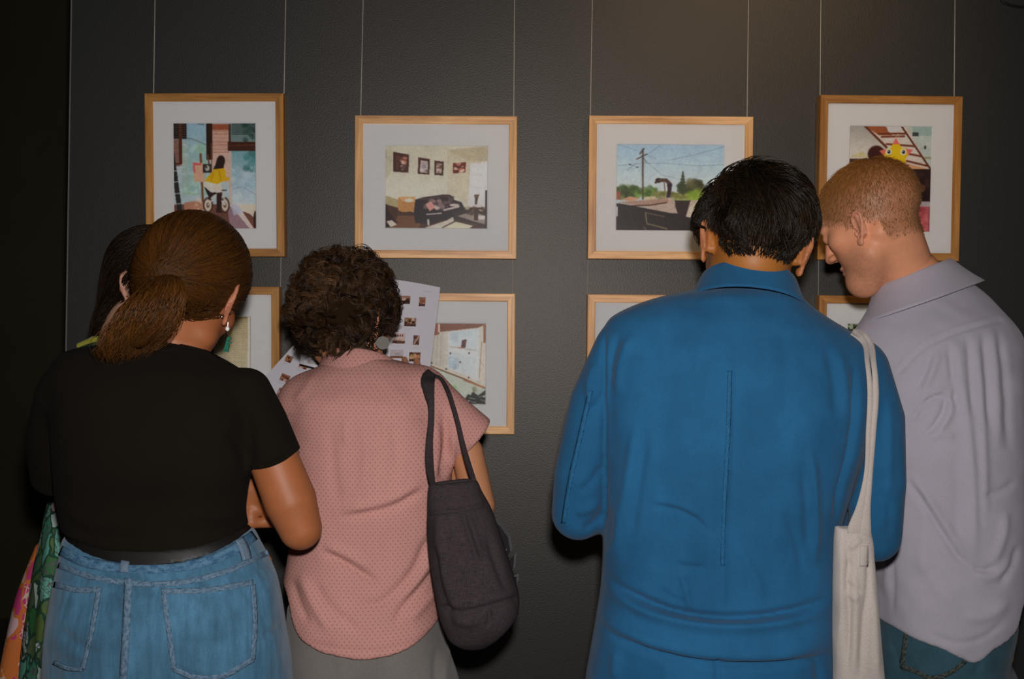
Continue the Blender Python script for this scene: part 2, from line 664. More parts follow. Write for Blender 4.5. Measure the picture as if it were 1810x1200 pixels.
# ------------------------------------------------------------------ printed photographs (drawn as ink on paper)
class Ink:
    """a small raster in the picture's own coordinates (x0,y0)-(x1,y1); later carried by the paper's vertices"""

    def __init__(self, x0, y0, x1, y1, res, bg):
        self.r = (x0, y0, x1, y1)
        self.nx, self.ny = int(round((x1 - x0) * res)) + 1, int(round((y1 - y0) * res)) + 1
        self.X, self.Y = np.meshgrid(np.linspace(x0, x1, self.nx), np.linspace(y0, y1, self.ny))
        self.a = np.zeros((self.ny, self.nx, 3)) + np.array(bg, float)
        self.ox, self.oy, self.k = 0.0, 0.0, 1.0

    def frame(self, ox, oy, k):
        """following coordinates are given as (ox + u / k)"""
        self.ox, self.oy, self.k = ox, oy, k

    def t(self, pts):
        p = np.asarray(pts, float)
        return np.stack([self.ox + p[:, 0] / self.k, self.oy + p[:, 1] / self.k], 1)

    def put(self, m, c, al=1.0):
        m = m[..., None] * al
        self.a = self.a * (1 - m) + np.asarray(c, float) * m

    def poly(self, pts, c, al=1.0):
        p = self.t(pts)
        ins = np.zeros(self.X.shape, bool)
        for i in range(len(p)):
            (x1, y1), (x2, y2) = p[i], p[i - 1]
            if y1 == y2:
                continue
            c_ = ((y1 > self.Y) != (y2 > self.Y)) & (self.X < (x2 - x1) * (self.Y - y1) / (y2 - y1) + x1)
            ins ^= c_
        self.put(ins.astype(float), c, al)

    def rect(self, x0, y0, x1, y1, c, al=1.0):
        self.poly([(x0, y0), (x1, y0), (x1, y1), (x0, y1)], c, al)

    def ell(self, x, y, rx, ry, c, al=1.0, soft=0.15):
        (cx, cy), = self.t([(x, y)])
        d = np.hypot((self.X - cx) / (rx / self.k), (self.Y - cy) / (ry / self.k))
        self.put(np.clip((1 - d) / soft + 0.5, 0, 1), c, al)

    def line(self, pts, w, c, al=1.0):
        p = self.t(pts)
        d, _, _ = polydist(self.X.ravel(), self.Y.ravel(), p)
        d = d.reshape(self.X.shape)
        self.put(np.clip((w / self.k / 2 - d) / 0.6 + 0.5, 0, 1), c, al)

    def slats(self, x0, y0, x1, y1, n, c, al=1.0, duty=0.5):
        h = (y1 - y0) / n
        for i in range(n):
            self.rect(x0, y0 + i * h, x1, y0 + (i + duty) * h, c, al)

    def grad(self, x0, y0, x1, y1, ctop, cbot, al=1.0):
        for i in range(24):
            t = i / 23.0
            self.rect(x0, y0 + (y1 - y0) * i / 24, x1, y0 + (y1 - y0) * (i + 1) / 24, np.array(ctop) * (1 - t) + np.array(cbot) * t, al)

    def blobs(self, x0, y0, x1, y1, n, r, cols, al=0.8, seed=1):
        g = random.Random(seed)
        for _ in range(n):
            rr = r * g.uniform(0.5, 1.3)
            self.ell(g.uniform(x0, x1), g.uniform(y0, y1), rr, rr * g.uniform(0.6, 1.1), g.choice(cols), al * g.uniform(0.6, 1), 0.5)

    def soften(self, amt, mottle):
        """lens softness and the mottled tones of a real print"""
        a = self.a
        for ax in (0, 1):
            a = amt * np.roll(a, 1, ax) + (1 - 2 * amt) * a + amt * np.roll(a, -1, ax)
        g = np.stack([self.X.ravel(), self.Y.ravel(), np.zeros(self.X.size)], 1)
        m = (vnoise(g, .11) * .5 + vnoise(g + 9, .27) * .6 + vnoise(g + 17, .6) * .4).reshape(self.X.shape)
        self.a = np.clip(a * (1 + mottle * m[..., None]) , 0, 255)

    def grain(self, amt):
        n = RNG.normal(0, amt, self.a.shape[:2])
        self.a = np.clip(self.a + n[..., None], 2, 252)

    def colours(self, gain):
        lin = np.clip(s2l(self.a) * gain, 0.0, 0.92)
        return np.concatenate([lin.reshape(-1, 3), np.ones((lin.shape[0] * lin.shape[1], 1))], 1)

    def quads(self):
        i = np.arange(self.nx * self.ny).reshape(self.ny, self.nx)
        return np.stack([i[:-1, :-1], i[1:, :-1], i[1:, 1:], i[:-1, 1:]], -1).reshape(-1, 4)


def print_cycling(k):
    k.frame(230, 140, 3.636)
    k.rect(282, 285, 806, 958, (178, 192, 196))
    k.rect(282, 390, 342, 560, (150, 112, 100)); k.slats(282, 390, 330, 560, 14, (105, 70, 60), 0.8)
    k.grad(340, 290, 492, 740, (150, 180, 196), (160, 188, 170))
    k.blobs(345, 420, 490, 740, 60, 22, [(190, 208, 210), (140, 172, 178), (150, 190, 160)], 0.6, 3)
    k.slats(340, 400, 380, 700, 20, (190, 175, 170), 0.6)
    k.rect(282, 285, 370, 388, (34, 26, 22)); k.slats(282, 300, 370, 388, 6, (130, 120, 112), 0.7, 0.3)
    k.rect(322, 290, 342, 545, (84, 46, 32)); k.line([(300, 545), (335, 545)], 8, (80, 40, 28))
    k.line([(372, 382), (430, 398), (488, 425)], 6, (120, 125, 130))
    k.line([(440, 292), (480, 300)], 6, (90, 90, 90))
    k.rect(530, 296, 640, 660, (208, 172, 156)); k.rect(530, 296, 636, 335, (150, 82, 54)); k.slats(530, 330, 634, 480, 15, (172, 118, 98), 0.8)
    k.rect(492, 286, 530, 520, (50, 27, 18))
    k.line([(525, 420), (525, 640)], 6, (120, 70, 50))
    k.rect(640, 285, 806, 410, (140, 160, 160)); k.slats(650, 290, 806, 405, 13, (38, 54, 50), 0.9, 0.55)
    k.blobs(720, 290, 806, 400, 20, 16, [(40, 70, 58), (30, 50, 45)], 0.6, 5)
    k.rect(634, 296, 648, 410, (70, 52, 44))
    k.grad(648, 465, 806, 800, (120, 160, 168), (192, 200, 206))
    k.blobs(650, 560, 800, 790, 40, 26, [(196, 206, 212), (150, 180, 190), (170, 186, 200)], 0.6, 8)
    k.blobs(740, 470, 806, 600, 18, 20, [(70, 130, 130), (60, 110, 104)], 0.7, 9)
    k.line([(655, 700), (720, 690), (800, 740)], 6, (150, 160, 178)); k.line([(690, 560), (720, 690)], 8, (168, 182, 192))
    k.rect(628, 405, 806, 463, (66, 32, 20)); k.line([(630, 432), (806, 425)], 5, (110, 62, 40))
    k.rect(632, 465, 650, 800, (196, 178, 168))
    # floor
    k.rect(282, 800, 806, 958, (112, 72, 60))
    k.poly([(600, 800), (806, 800), (806, 900), (760, 860)], (214, 196, 178))
    k.poly([(620, 820), (672, 812), (792, 958), (640, 958)], (150, 120, 128))
    k.poly([(640, 805), (690, 808), (785, 950), (765, 958)], (222, 190, 182))
    k.poly([(640, 800), (690, 806), (720, 850), (660, 870)], (178, 184, 204), 0.8)
    k.ell(797, 900, 14, 60, (58, 26, 22))
    k.poly([(350, 790), (470, 770), (480, 850), (350, 850)], (180, 128, 104)); k.blobs(420, 770, 500, 850, 16, 14, [(226, 206, 190), (190, 150, 126)], 0.8, 4)
    # ladder
    k.poly([(282, 400), (292, 470), (340, 850), (308, 850), (284, 640)], (44, 42, 42))
    for y in (590, 660, 735, 800):
        k.line([(286, y), (330, y - 6)], 6, (190, 190, 190), 0.8)
    # easel
    k.line([(457, 485), (468, 780)], 14, (122, 72, 48)); k.line([(500, 490), (512, 560)], 10, (110, 66, 48))
    k.poly([(407, 537), (474, 540), (482, 662), (414, 655)], (214, 166, 140)); k.poly([(407, 537), (462, 540), (460, 556), (420, 556), (424, 600), (412, 602)], (236, 92, 92))
    k.rect(470, 545, 522, 602, (58, 52, 50)); k.ell(498, 572, 14, 18, (190, 182, 176)); k.ell(492, 565, 6, 8, (60, 55, 52))
    # bicycle and rider
    for cx, rx in ((500, 32), (606, 30)):
        k.ell(cx, 805, rx, 50, (70, 46, 36), 0.9); k.ell(cx, 805, rx - 10, 38, (226, 208, 190), 0.9); k.ell(cx, 805, 10, 16, (90, 60, 46), 0.9)
    k.line([(500, 805), (555, 740), (606, 805)], 8, (216, 200, 188)); k.line([(585, 690), (608, 800)], 8, (200, 186, 176)); k.line([(580, 712), (616, 712)], 7, (50, 40, 40))
    k.poly([(476, 688), (508, 690), (512, 720), (540, 730), (510, 764), (496, 735)], (42, 32, 30))
    k.poly([(475, 655), (582, 660), (588, 718), (545, 732), (505, 712), (472, 684)], (222, 204, 192))
    k.poly([(556, 728), (590, 724), (578, 838), (594, 850), (552, 852)], (52, 30, 24)); k.poly([(560, 730), (530, 745), (505, 772), (498, 760), (540, 722)], (50, 30, 26))
    k.poly([(538, 575), (600, 568), (614, 600), (612, 630), (636, 632), (634, 648), (585, 658), (562, 672), (482, 654), (496, 630), (525, 600)], (216, 166, 18))
    k.line([(572, 590), (582, 650)], 5, (170, 120, 14)); k.line([(535, 610), (520, 650)], 5, (180, 130, 14))
    k.ell(584, 526, 25, 34, (42, 24, 20)); k.poly([(560, 510), (606, 530), (600, 572), (534, 580), (550, 548)], (44, 26, 20))


def print_sofa(k):
    k.frame(610, 180, 4.0)
    k.rect(284, 310, 1010, 895, (206, 200, 184))
    k.grad(284, 310, 730, 700, (196, 190, 170), (212, 204, 190))
    k.poly([(720, 340), (1010, 312), (1010, 700), (720, 660)], (196, 186, 164))
    k.poly([(730, 380), (860, 440), (860, 720), (725, 640)], (200, 190, 168))
    k.poly([(720, 350), (1010, 318), (1010, 420), (860, 420)], (174, 160, 132), 0.6)
    k.poly([(880, 440), (1010, 420), (1010, 740), (860, 740)], (206, 200, 200)); k.slats(880, 440, 1000, 700, 3, (216, 212, 214), 0.8, 0.8)
    k.poly([(284, 660), (380, 690), (420, 780), (284, 800)], (150, 130, 70), 0.6)
    k.poly([(284, 340), (340, 350), (330, 520), (284, 560)], (180, 172, 140), 0.6)
    k.rect(284, 355, 300, 405, (160, 152, 130))
    for q, inner in (([(346, 362), (456, 381), (452, 505), (345, 498)], [(366, 388), (440, 398), (436, 488), (364, 482)]),
                     ([(518, 398), (600, 411), (596, 518), (517, 511)], [(534, 418), (586, 426), (584, 506), (532, 502)]),
                     ([(632, 420), (696, 428), (692, 522), (630, 519)], [(646, 438), (684, 443), (680, 508), (643, 506)])):
        k.poly(q, (70, 34, 26)); k.poly(inner, (186, 168, 160))
    k.poly([(366, 388), (440, 398), (436, 488), (364, 482)], (96, 54, 40)); k.blobs(380, 400, 430, 480, 14, 13, [(196, 120, 100), (216, 180, 160), (60, 30, 30)], 0.9, 2)
    k.blobs(540, 430, 580, 500, 14, 10, [(150, 140, 150), (220, 205, 200), (110, 90, 90)], 0.9, 3)
    k.blobs(650, 445, 680, 500, 12, 9, [(220, 200, 180), (90, 50, 40), (130, 90, 70)], 0.9, 4)
    k.poly([(760, 436), (848, 430), (846, 500), (758, 508)], (110, 36, 28)); k.blobs(770, 440, 840, 496, 16, 13, [(230, 200, 180), (60, 20, 20), (190, 110, 80)], 0.9, 5)
    # floor, boxes, couch
    k.poly([(284, 720), (500, 780), (640, 740), (1010, 740), (1010, 895), (284, 895)], (74, 42, 26))
    k.poly([(380, 800), (560, 800), (520, 895), (330, 895)], (112, 72, 44))
    k.poly([(284, 720), (300, 720), (320, 780), (380, 850), (284, 890)], (44, 20, 18))
    k.poly([(300, 840), (340, 832), (375, 862), (330, 880)], (206, 190, 180))
    k.poly([(380, 672), (500, 690), (498, 770), (415, 776), (380, 765)], (186, 132, 76)); k.poly([(380, 672), (500, 668), (500, 705), (410, 700)], (206, 158, 104)); k.ell(455, 695, 30, 12, (226, 214, 200))
    k.poly([(500, 690), (560, 672), (700, 652), (745, 656), (770, 690), (820, 705), (838, 740), (835, 790), (600, 860), (500, 850), (490, 780)], (42, 24, 28))
    k.line([(530, 690), (700, 664), (740, 664)], 8, (84, 56, 52)); k.blobs(560, 690, 690, 750, 20, 20, [(216, 196, 190), (60, 40, 40), (190, 150, 140), (130, 100, 100)], 0.9, 6)
    k.blobs(700, 670, 760, 740, 10, 14, [(110, 84, 84), (40, 24, 26)], 0.8, 7)
    k.poly([(570, 720), (610, 700), (640, 740), (600, 770)], (216, 150, 140)); k.line([(700, 760), (800, 735)], 14, (196, 180, 174)); k.line([(580, 790), (680, 782)], 8, (206, 190, 184)); k.ell(770, 725, 34, 10, (196, 180, 176))
    k.poly([(570, 880), (720, 830), (770, 800), (770, 840), (690, 895), (580, 895)], (200, 188, 176))
    k.poly([(760, 770), (880, 745), (1000, 770), (1000, 870), (905, 850), (765, 825)], (52, 34, 30)); k.poly([(790, 800), (890, 770), (1000, 800), (1000, 860), (900, 835)], (150, 136, 128)); k.ell(950, 810, 46, 14, (214, 206, 200))
    k.poly([(690, 885), (780, 835), (910, 860), (860, 895), (700, 895)], (214, 200, 176)); k.line([(690, 880), (780, 835), (915, 866)], 7, (50, 34, 26))
    k.blobs(840, 740, 980, 790, 18, 15, [(80, 50, 36), (190, 170, 140), (110, 80, 60)], 0.9, 8)
    k.poly([(915, 655), (938, 660), (925, 720), (912, 722)], (74, 52, 36)); k.ell(922, 662, 16, 12, (96, 76, 56)); k.line([(935, 665), (940, 650)], 5, (80, 50, 40))
    k.rect(905, 750, 935, 830, (66, 40, 30)); k.poly([(984, 622), (1000, 620), (1000, 890), (984, 890)], (48, 28, 32)); k.line([(590, 830), (592, 860)], 14, (206, 200, 190))


def print_pole(k):
    k.frame(1020, 180, 4.0)
    k.rect(275, 305, 1036, 912, (178, 196, 208))
    k.grad(275, 305, 1036, 650, (158, 184, 206), (196, 206, 210))
    for pts in ([(282, 458), (378, 450), (465, 440)], [(378, 450), (430, 468), (465, 462)], [(470, 440), (640, 440), (850, 455), (1030, 445)], [(500, 380), (590, 310)], [(480, 420), (600, 520), (700, 540)],
                [(500, 385), (560, 415)], [(640, 420), (860, 370), (1030, 320)], [(360, 490), (420, 440)], [(282, 310), (420, 350)]):
        k.line(pts, 2.6, (104, 116, 128), 0.8)
    k.ell(378, 450, 9, 5, (70, 74, 80)); k.ell(428, 468, 8, 5, (80, 84, 90))
    k.blobs(275, 610, 420, 670, 40, 22, [(70, 86, 44), (56, 66, 38), (96, 110, 52)], 0.95, 2)
    k.blobs(430, 610, 560, 670, 34, 20, [(96, 126, 60), (120, 150, 70), (70, 94, 44)], 0.95, 3)
    k.blobs(540, 640, 700, 680, 30, 16, [(120, 124, 66), (100, 96, 50), (140, 130, 80)], 0.95, 4)
    for i in range(9):
        y = 500 + i * 20
        w = 8 + i * 6
        k.poly([(745, y - 16), (745 + w, y + 14), (745 - w, y + 12)], (72, 80, 58))
    k.blobs(715, 590, 800, 660, 24, 18, [(62, 70, 46), (76, 84, 56)], 0.95, 5)
    k.blobs(790, 560, 900, 640, 34, 22, [(84, 86, 52), (66, 66, 44), (104, 100, 66)], 0.95, 6)
    k.blobs(780, 630, 930, 690, 40, 22, [(128, 152, 52), (104, 130, 40), (150, 170, 70)], 0.95, 7)
    k.blobs(690, 650, 780, 690, 20, 14, [(150, 150, 80), (120, 120, 60)], 0.9, 8)
    k.poly([(284, 640), (316, 632), (318, 690), (284, 694)], (150, 86, 70)); k.poly([(316, 694), (380, 668), (450, 682), (400, 702)], (196, 150, 122))
    k.poly([(480, 672), (560, 664), (560, 690), (480, 690)], (196, 180, 150))
    k.poly([(295, 712), (640, 680), (690, 690), (860, 690), (870, 820), (700, 790), (430, 735)], (180, 162, 150))
    k.poly([(300, 708), (630, 682), (650, 700), (620, 714), (440, 728)], (166, 136, 122)); k.line([(380, 734), (520, 728), (640, 708)], 8, (80, 44, 36))
    k.poly([(275, 720), (300, 716), (430, 738), (700, 788), (870, 822), (1036, 850), (1036, 912), (275, 912)], (50, 40, 40))
    k.rect(275, 740, 296, 806, (190, 190, 194)); k.rect(275, 806, 300, 912, (56, 36, 34))
    k.line([(490, 780), (500, 855), (640, 890)], 9, (120, 110, 84)); k.line([(490, 780), (620, 806)], 6, (110, 100, 78)); k.line([(480, 880), (500, 905)], 8, (110, 90, 80))
    k.poly([(692, 690), (800, 690), (788, 740), (768, 806), (714, 788), (694, 730)], (58, 44, 42)); k.line([(700, 690), (790, 690)], 8, (150, 160, 90))
    k.poly([(790, 740), (860, 700), (870, 820), (770, 806)], (196, 184, 170)); k.ell(690, 800, 40, 18, (48, 38, 38))
    # pole and stooping person
    k.line([(466, 345), (470, 685)], 12, (92, 74, 62)); k.line([(424, 412), (496, 377)], 8, (84, 66, 56)); k.line([(446, 374), (474, 340)], 9, (84, 66, 56)); k.line([(470, 400), (492, 434)], 4, (90, 80, 76))
    k.ell(577, 557, 22, 17, (62, 40, 36)); k.ell(558, 572, 9, 8, (70, 46, 40))
    k.line([(590, 556), (630, 556), (658, 582), (654, 610)], 24, (78, 54, 50)); k.line([(616, 566), (622, 626)], 8, (134, 92, 78))
    k.poly([(636, 580), (672, 580), (668, 620), (656, 676), (632, 676), (640, 620)], (52, 38, 44)); k.line([(640, 676), (640, 706)], 10, (170, 116, 100))


def print_star(k):
    k.frame(1420, 150, 3.636)
    k.rect(295, 268, 817, 940, (186, 180, 172))
    k.grad(295, 268, 480, 480, (156, 152, 146), (206, 200, 194)); k.poly([(300, 470), (380, 430), (420, 470)], (190, 176, 120), 0.7)
    k.poly([(390, 270), (640, 270), (810, 545), (700, 520), (540, 410)], (200, 190, 182))
    k.poly([(390, 270), (520, 270), (560, 330), (480, 330)], (150, 84, 50)); k.poly([(525, 270), (640, 280), (600, 305), (540, 310)], (196, 192, 196))
    k.poly([(660, 270), (817, 270), (817, 540), (800, 530)], (178, 186, 182)); k.rect(690, 272, 817, 330, (150, 170, 166)); k.rect(690, 310, 728, 332, (60, 66, 66))
    k.line([(392, 272), (530, 405)], 14, (100, 50, 32)); k.line([(620, 270), (812, 545)], 11, (88, 44, 30))
    for q in ([(480, 322), (655, 318)], [(530, 385), (705, 397)], [(640, 440), (750, 460)], [(660, 490), (790, 520)], [(500, 340), (640, 335)]):
        k.line(q, 12, (110, 54, 36))
    k.poly([(650, 505), (800, 540), (800, 560), (650, 530)], (206, 150, 110)); k.ell(772, 404, 7, 12, (60, 56, 56)); k.rect(765, 460, 817, 476, (150, 140, 110))
    k.rect(640, 540, 817, 745, (44, 26, 24)); k.blobs(650, 560, 810, 730, 16, 30, [(34, 20, 22), (64, 40, 36)], 0.8, 3); k.ell(760, 660, 18, 24, (90, 58, 40))
    k.rect(295, 480, 640, 940, (70, 48, 42)); k.rect(640, 745, 817, 775, (170, 160, 166)); k.rect(640, 775, 805, 940, (176, 84, 90)); k.blobs(740, 790, 800, 930, 14, 18, [(150, 60, 70), (206, 110, 110)], 0.7, 4)
    k.rect(805, 775, 817, 940, (120, 70, 80))
    k.ell(468, 450, 54, 54, (62, 28, 24))
    # paper star with pink points and two eyes, hanging on a thread
    k.line([(585, 345), (600, 322), (610, 345)], 4, (200, 180, 140))
    star = []
    for i in range(10):
        a = -math.pi / 2 + i * math.pi / 5 - 0.04
        r = 112 if i % 2 == 0 else 60
        star.append((592 + r * math.cos(a), 458 + r * math.sin(a)))
    k.poly(star, (222, 176, 24))
    for i in (0, 2, 4, 6, 8):
        a, b = np.array(star[i - 1]), np.array(star[(i + 1) % 10])
        tip = np.array(star[i])
        k.poly([tip, tip + 0.62 * (a - tip), tip + 0.62 * (b - tip)], (222, 104, 96))
    for ex in (545, 636):
        k.ell(ex, 434, 20, 20, (226, 214, 190)); k.ell(ex + 1, 434, 10, 12, (34, 34, 52)); k.ell(ex - 3, 430, 3, 3, (240, 240, 240))


def print_blind(k):
    k.frame(360, 480, 5.0)
    k.rect(-300, 395, 415, 1320, (196, 186, 168))
    k.grad(100, 400, 415, 1320, (186, 168, 130), (206, 198, 180))
    k.poly([(240, 398), (415, 398), (415, 420), (240, 430)], (120, 96, 44), 0.7); k.poly([(230, 400), (290, 400), (240, 560), (220, 560)], (130, 100, 40), 0.7)
    for i in range(46):
        k.line([(200, 420 + i * 18), (385, 420 + i * 18)], 3, (150, 136, 104), 0.7)
    for x in (285, 345):
        k.line([(x, 420), (x - 20, 860)], 8, (176, 166, 146), 0.8)
    k.poly([(383, 410), (398, 410), (398, 860), (380, 860)], (214, 206, 196)); k.rect(398, 405, 413, 1320, (168, 152, 140)); k.rect(60, 640, 88, 900, (96, 64, 40))


def print_window(k):
    k.frame(680, 480, 3.871)
    k.rect(-20, 355, 691, 905, (196, 188, 178))
    k.poly([(-20, 355), (691, 355), (660, 385), (380, 418), (-20, 470)], (120, 62, 34)); k.poly([(-20, 355), (380, 355), (380, 410), (-20, 430)], (96, 52, 28))
    k.rect(330, 360, 374, 440, (140, 72, 40)); k.rect(364, 366, 377, 420, (206, 190, 176))
    k.poly([(660, 365), (691, 358), (691, 490), (665, 492)], (140, 80, 34)); k.poly([(630, 390), (665, 372), (668, 760), (636, 740)], (206, 196, 182))
    k.poly([(330, 450), (400, 420), (405, 660), (320, 632)], (190, 182, 170)); k.line([(362, 440), (352, 640)], 3, (160, 150, 140)); k.line([(385, 440), (380, 650)], 3, (160, 150, 140))
    k.poly([(432, 420), (640, 392), (636, 745), (430, 660)], (206, 206, 206)); k.poly([(445, 420), (620, 398), (618, 530), (440, 505)], (196, 204, 208)); k.poly([(440, 545), (618, 580), (610, 700), (436, 655)], (196, 202, 204))
    k.poly([(436, 580), (495, 590), (492, 668), (434, 658)], (170, 184, 194)); k.blobs(440, 590, 490, 660, 12, 12, [(150, 168, 180), (190, 200, 208)], 0.8, 3); k.poly([(440, 425), (500, 418), (495, 480), (440, 470)], (178, 190, 198), 0.7)
    k.line([(440, 515), (620, 540)], 6, (170, 160, 150)); k.line([(436, 535), (618, 566)], 5, (216, 212, 208)); k.line([(500, 590), (500, 660)], 3, (160, 160, 160))
    k.poly([(524, 472), (556, 466), (546, 524), (518, 520)], (82, 34, 26)); k.line([(500, 522), (530, 522)], 5, (190, 70, 50)); k.ell(548, 490, 5, 8, (130, 60, 50))
    k.poly([(668, 490), (691, 486), (691, 740), (668, 720)], (206, 192, 176)); k.line([(640, 600), (668, 640)], 3, (140, 120, 110)); k.line([(656, 480), (640, 720)], 3, (120, 90, 70))
    k.poly([(300, 640), (330, 650), (691, 790), (691, 905), (300, 905)], (186, 190, 178)); k.line([(300, 640), (540, 730), (691, 795)], 9, (120, 72, 40)); k.line([(540, 738), (688, 792)], 9, (166, 96, 48)); k.line([(300, 628), (691, 772)], 6, (206, 196, 180))
    for q in ((322, 625), (420, 665), (446, 560), (572, 558), (512, 618), (570, 720)):
        k.ell(q[0], q[1], 6, 6, (50, 42, 40))
    k.blobs(470, 780, 500, 830, 8, 12, [(150, 180, 120)], 0.7, 5); k.ell(610, 800, 16, 20, (150, 150, 120)); k.line([(600, 785), (606, 830)], 5, (110, 120, 80))
    for q in ([(640, 870), (560, 860)], [(640, 880), (580, 890)], [(640, 860), (600, 830)], [(640, 850), (688, 815)], [(650, 870), (688, 860)], [(650, 880), (688, 895)], [(635, 860), (570, 845)]):
        k.line(q, 24, (34, 30, 24))
    k.ell(645, 870, 30, 26, (34, 30, 24))
    for q in ([(640, 850), (680, 838)], [(650, 866), (686, 880)], [(615, 862), (575, 856)], [(618, 884), (590, 884)]):
        k.line(q, 5, (176, 176, 160), 0.8)
    k.line([(560, 900), (691, 903)], 8, (196, 196, 196))


def print_leaves(k):
    k.frame(1400, 480, 6.668)
    k.rect(600, 620, 1700, 2000, (60, 66, 50)); k.blobs(640, 630, 1600, 1500, 150, 60, [(30, 24, 18), (150, 170, 120), (60, 80, 40), (206, 196, 190)], 0.9, 3)
    k.poly([(645, 632), (720, 632), (720, 690), (690, 700), (645, 650)], (150, 168, 128)); k.poly([(645, 632), (690, 640), (660, 655)], (24, 20, 16)); k.poly([(720, 690), (750, 650), (775, 640), (770, 690), (730, 710)], (30, 20, 16))
    k.poly([(735, 632), (850, 632), (830, 650), (790, 660), (760, 640)], (206, 196, 194)); k.poly([(790, 665), (800, 640), (815, 660)], (30, 22, 18))


def print_field(k):
    k.rect(1080, 560, 1290, 730, (150, 150, 130)); k.grad(1080, 565, 1290, 640, (170, 186, 196), (206, 200, 186)); k.blobs(1085, 630, 1285, 720, 60, 12, [(80, 92, 50), (120, 110, 70), (60, 56, 40)], 0.9, 3)


MAT_PRINT = attr_mat('photo_ink', 'ink', 0.4, 0.35, 0.03, 1500.0)
WOODS = {'amber': (wood('amber_oak_across', 0, (1.35, 1.12, .70)), wood('amber_oak_upright', 2, (1.35, 1.12, .70))),
         'pale': (wood('pale_oak_across', 0, (2.55, 2.65, 2.9)), wood('pale_oak_upright', 2, (2.2, 2.2, 2.15)))}
MAT_MAT = plain('mat_board', (0.80, 0.775, 0.775), 0.9, 0.0, 0.1, 0.015)


def glass_material():
    m, nt, b = material('picture_glass')
    nt.nodes.remove(b)
    out = nt.nodes['Material Output']
    fr = N(nt, 'Fresnel', IOR=1.40)
    tr = N(nt, 'BsdfTransparent', Color=(0.985, 0.99, 0.985, 1))
    gl = N(nt, 'BsdfGlossy', Color=(1, 1, 1, 1), Roughness=0.02)
    mx = N(nt, 'MixShader')
    nt.links.new(fr.outputs[0], mx.inputs[0])
    nt.links.new(tr.outputs[0], mx.inputs[1])
    nt.links.new(gl.outputs[0], mx.inputs[2])
    nt.links.new(mx.outputs[0], out.inputs['Surface'])
    return m


MAT_GLASS = glass_material()
FRAME_D = 0.034
FRONT = WALL_Y - 0.0026 - FRAME_D


def picture_frame(tl, tr, br, bl, pr, painter, label, tone='pale'):
    """corners of the front face and of the print as seen; built square on the wall"""
    q = np.array([P(x, y, FRONT) for x, y in (tl, tr, br, bl)])
    c = q.mean(0)
    w = (np.linalg.norm(q[1] - q[0]) + np.linalg.norm(q[2] - q[3])) / 2
    h = (np.linalg.norm(q[3] - q[0]) + np.linalg.norm(q[2] - q[1])) / 2
    ux = (q[1] - q[0] + q[2] - q[3])
    ux = ux / np.linalg.norm(ux)
    uz = np.array([-ux[2], 0, ux[0]])
    uy = np.array([0, 1.0, 0])

    def at(x, y, z):
        return c + ux * x + uy * y + uz * z
    root = empty('picture_frame', tuple(at(0, 0, -h / 2)), label, 'picture', 'oak framed photographs hung on the wall')
    # moulding: four mitred rails, profile across each
    m = 0.0205
    prof = [(0.0, FRAME_D), (0.0, 0.0015), (0.0015, 0.0), (m - 0.002, 0.0), (m, 0.002), (m, FRAME_D - 0.004)]
    V, Fs, mi = [], [], []
    hw, hh = w / 2, h / 2
    cs = [(-1, 1), (1, 1), (1, -1), (-1, -1)]
    for s in range(4):
        (ax, az), (bx, bz) = cs[s], cs[(s + 1) % 4]
        b0 = len(V)
        for (d, y) in prof:
            V.append(at(ax * (hw - d), y, az * (hh - d)))
            V.append(at(bx * (hw - d), y, bz * (hh - d)))
        for i in range(len(prof)):
            j = (i + 1) % len(prof)
            Fs.append((b0 + 2 * i, b0 + 2 * j, b0 + 2 * j + 1, b0 + 2 * i + 1))
            mi.append(0 if s % 2 == 0 else 1)
    mesh_obj('moulding', V, Fs, list(WOODS[tone]), root, False, mi)
    # print and mat with a bevelled window
    pc = np.array([P(x, y, FRONT + 0.008) for x, y in ((pr[0], pr[1]), (pr[2], pr[1]), (pr[2], pr[3]), (pr[0], pr[3]))])
    lc = np.stack([(pc - c) @ ux, (pc - c) @ uz], 1)
    x0, x1 = (lc[0, 0] + lc[3, 0]) / 2, (lc[1, 0] + lc[2, 0]) / 2
    z1, z0 = (lc[0, 1] + lc[1, 1]) / 2, (lc[2, 1] + lc[3, 1]) / 2
    e = 0.002
    ym, yp = 0.0055, 0.0075
    ow, oh = hw - m + 0.003, hh - m + 0.003
    ring = lambda a0, a1, b0, b1, y: [at(a0, y, b1), at(a1, y, b1), at(a1, y, b0), at(a0, y, b0)]
    V = ring(-ow, ow, -oh, oh, ym) + ring(x0 - e, x1 + e, z0 - e, z1 + e, ym) + ring(x0, x1, z0, z1, yp) + ring(-ow, ow, -oh, oh, yp + 0.004)
    Fs = []
    for a, b in ((0, 4), (4, 8)):
        Fs += [(a + i, b + i, b + (i + 1) % 4, a + (i + 1) % 4) for i in range(4)]
    Fs += [(12 + i, i, (i + 1) % 4, 12 + (i + 1) % 4) for i in range(4)] + [(12, 13, 14, 15)]
    mesh_obj('mat_board', V, Fs, MAT_MAT, root, False)
    ink = Ink(pr[0], pr[1], pr[2], pr[3], 1.25, (180, 175, 170))
    painter(ink)
    ink.soften(.22, .055)
    ink.grain(6)
    gx, gz = np.meshgrid(np.linspace(x0 - 0.003, x1 + 0.003, ink.nx), np.linspace(z1 + 0.003, z0 - 0.003, ink.ny))
    V = c + gx.reshape(-1, 1) * ux + (yp + 0.0004) * uy + gz.reshape(-1, 1) * uz
    mesh_obj('print', V, ink.quads(), MAT_PRINT, root, False, attrs={'ink': ink.colours(1.45)})
    V, Fs = boxmesh((-ow, 0.0028, -oh), (ow, 0.0046, oh))
    mesh_obj('glass', [at(*v) for v in V], Fs, MAT_GLASS, root, False)
    return root


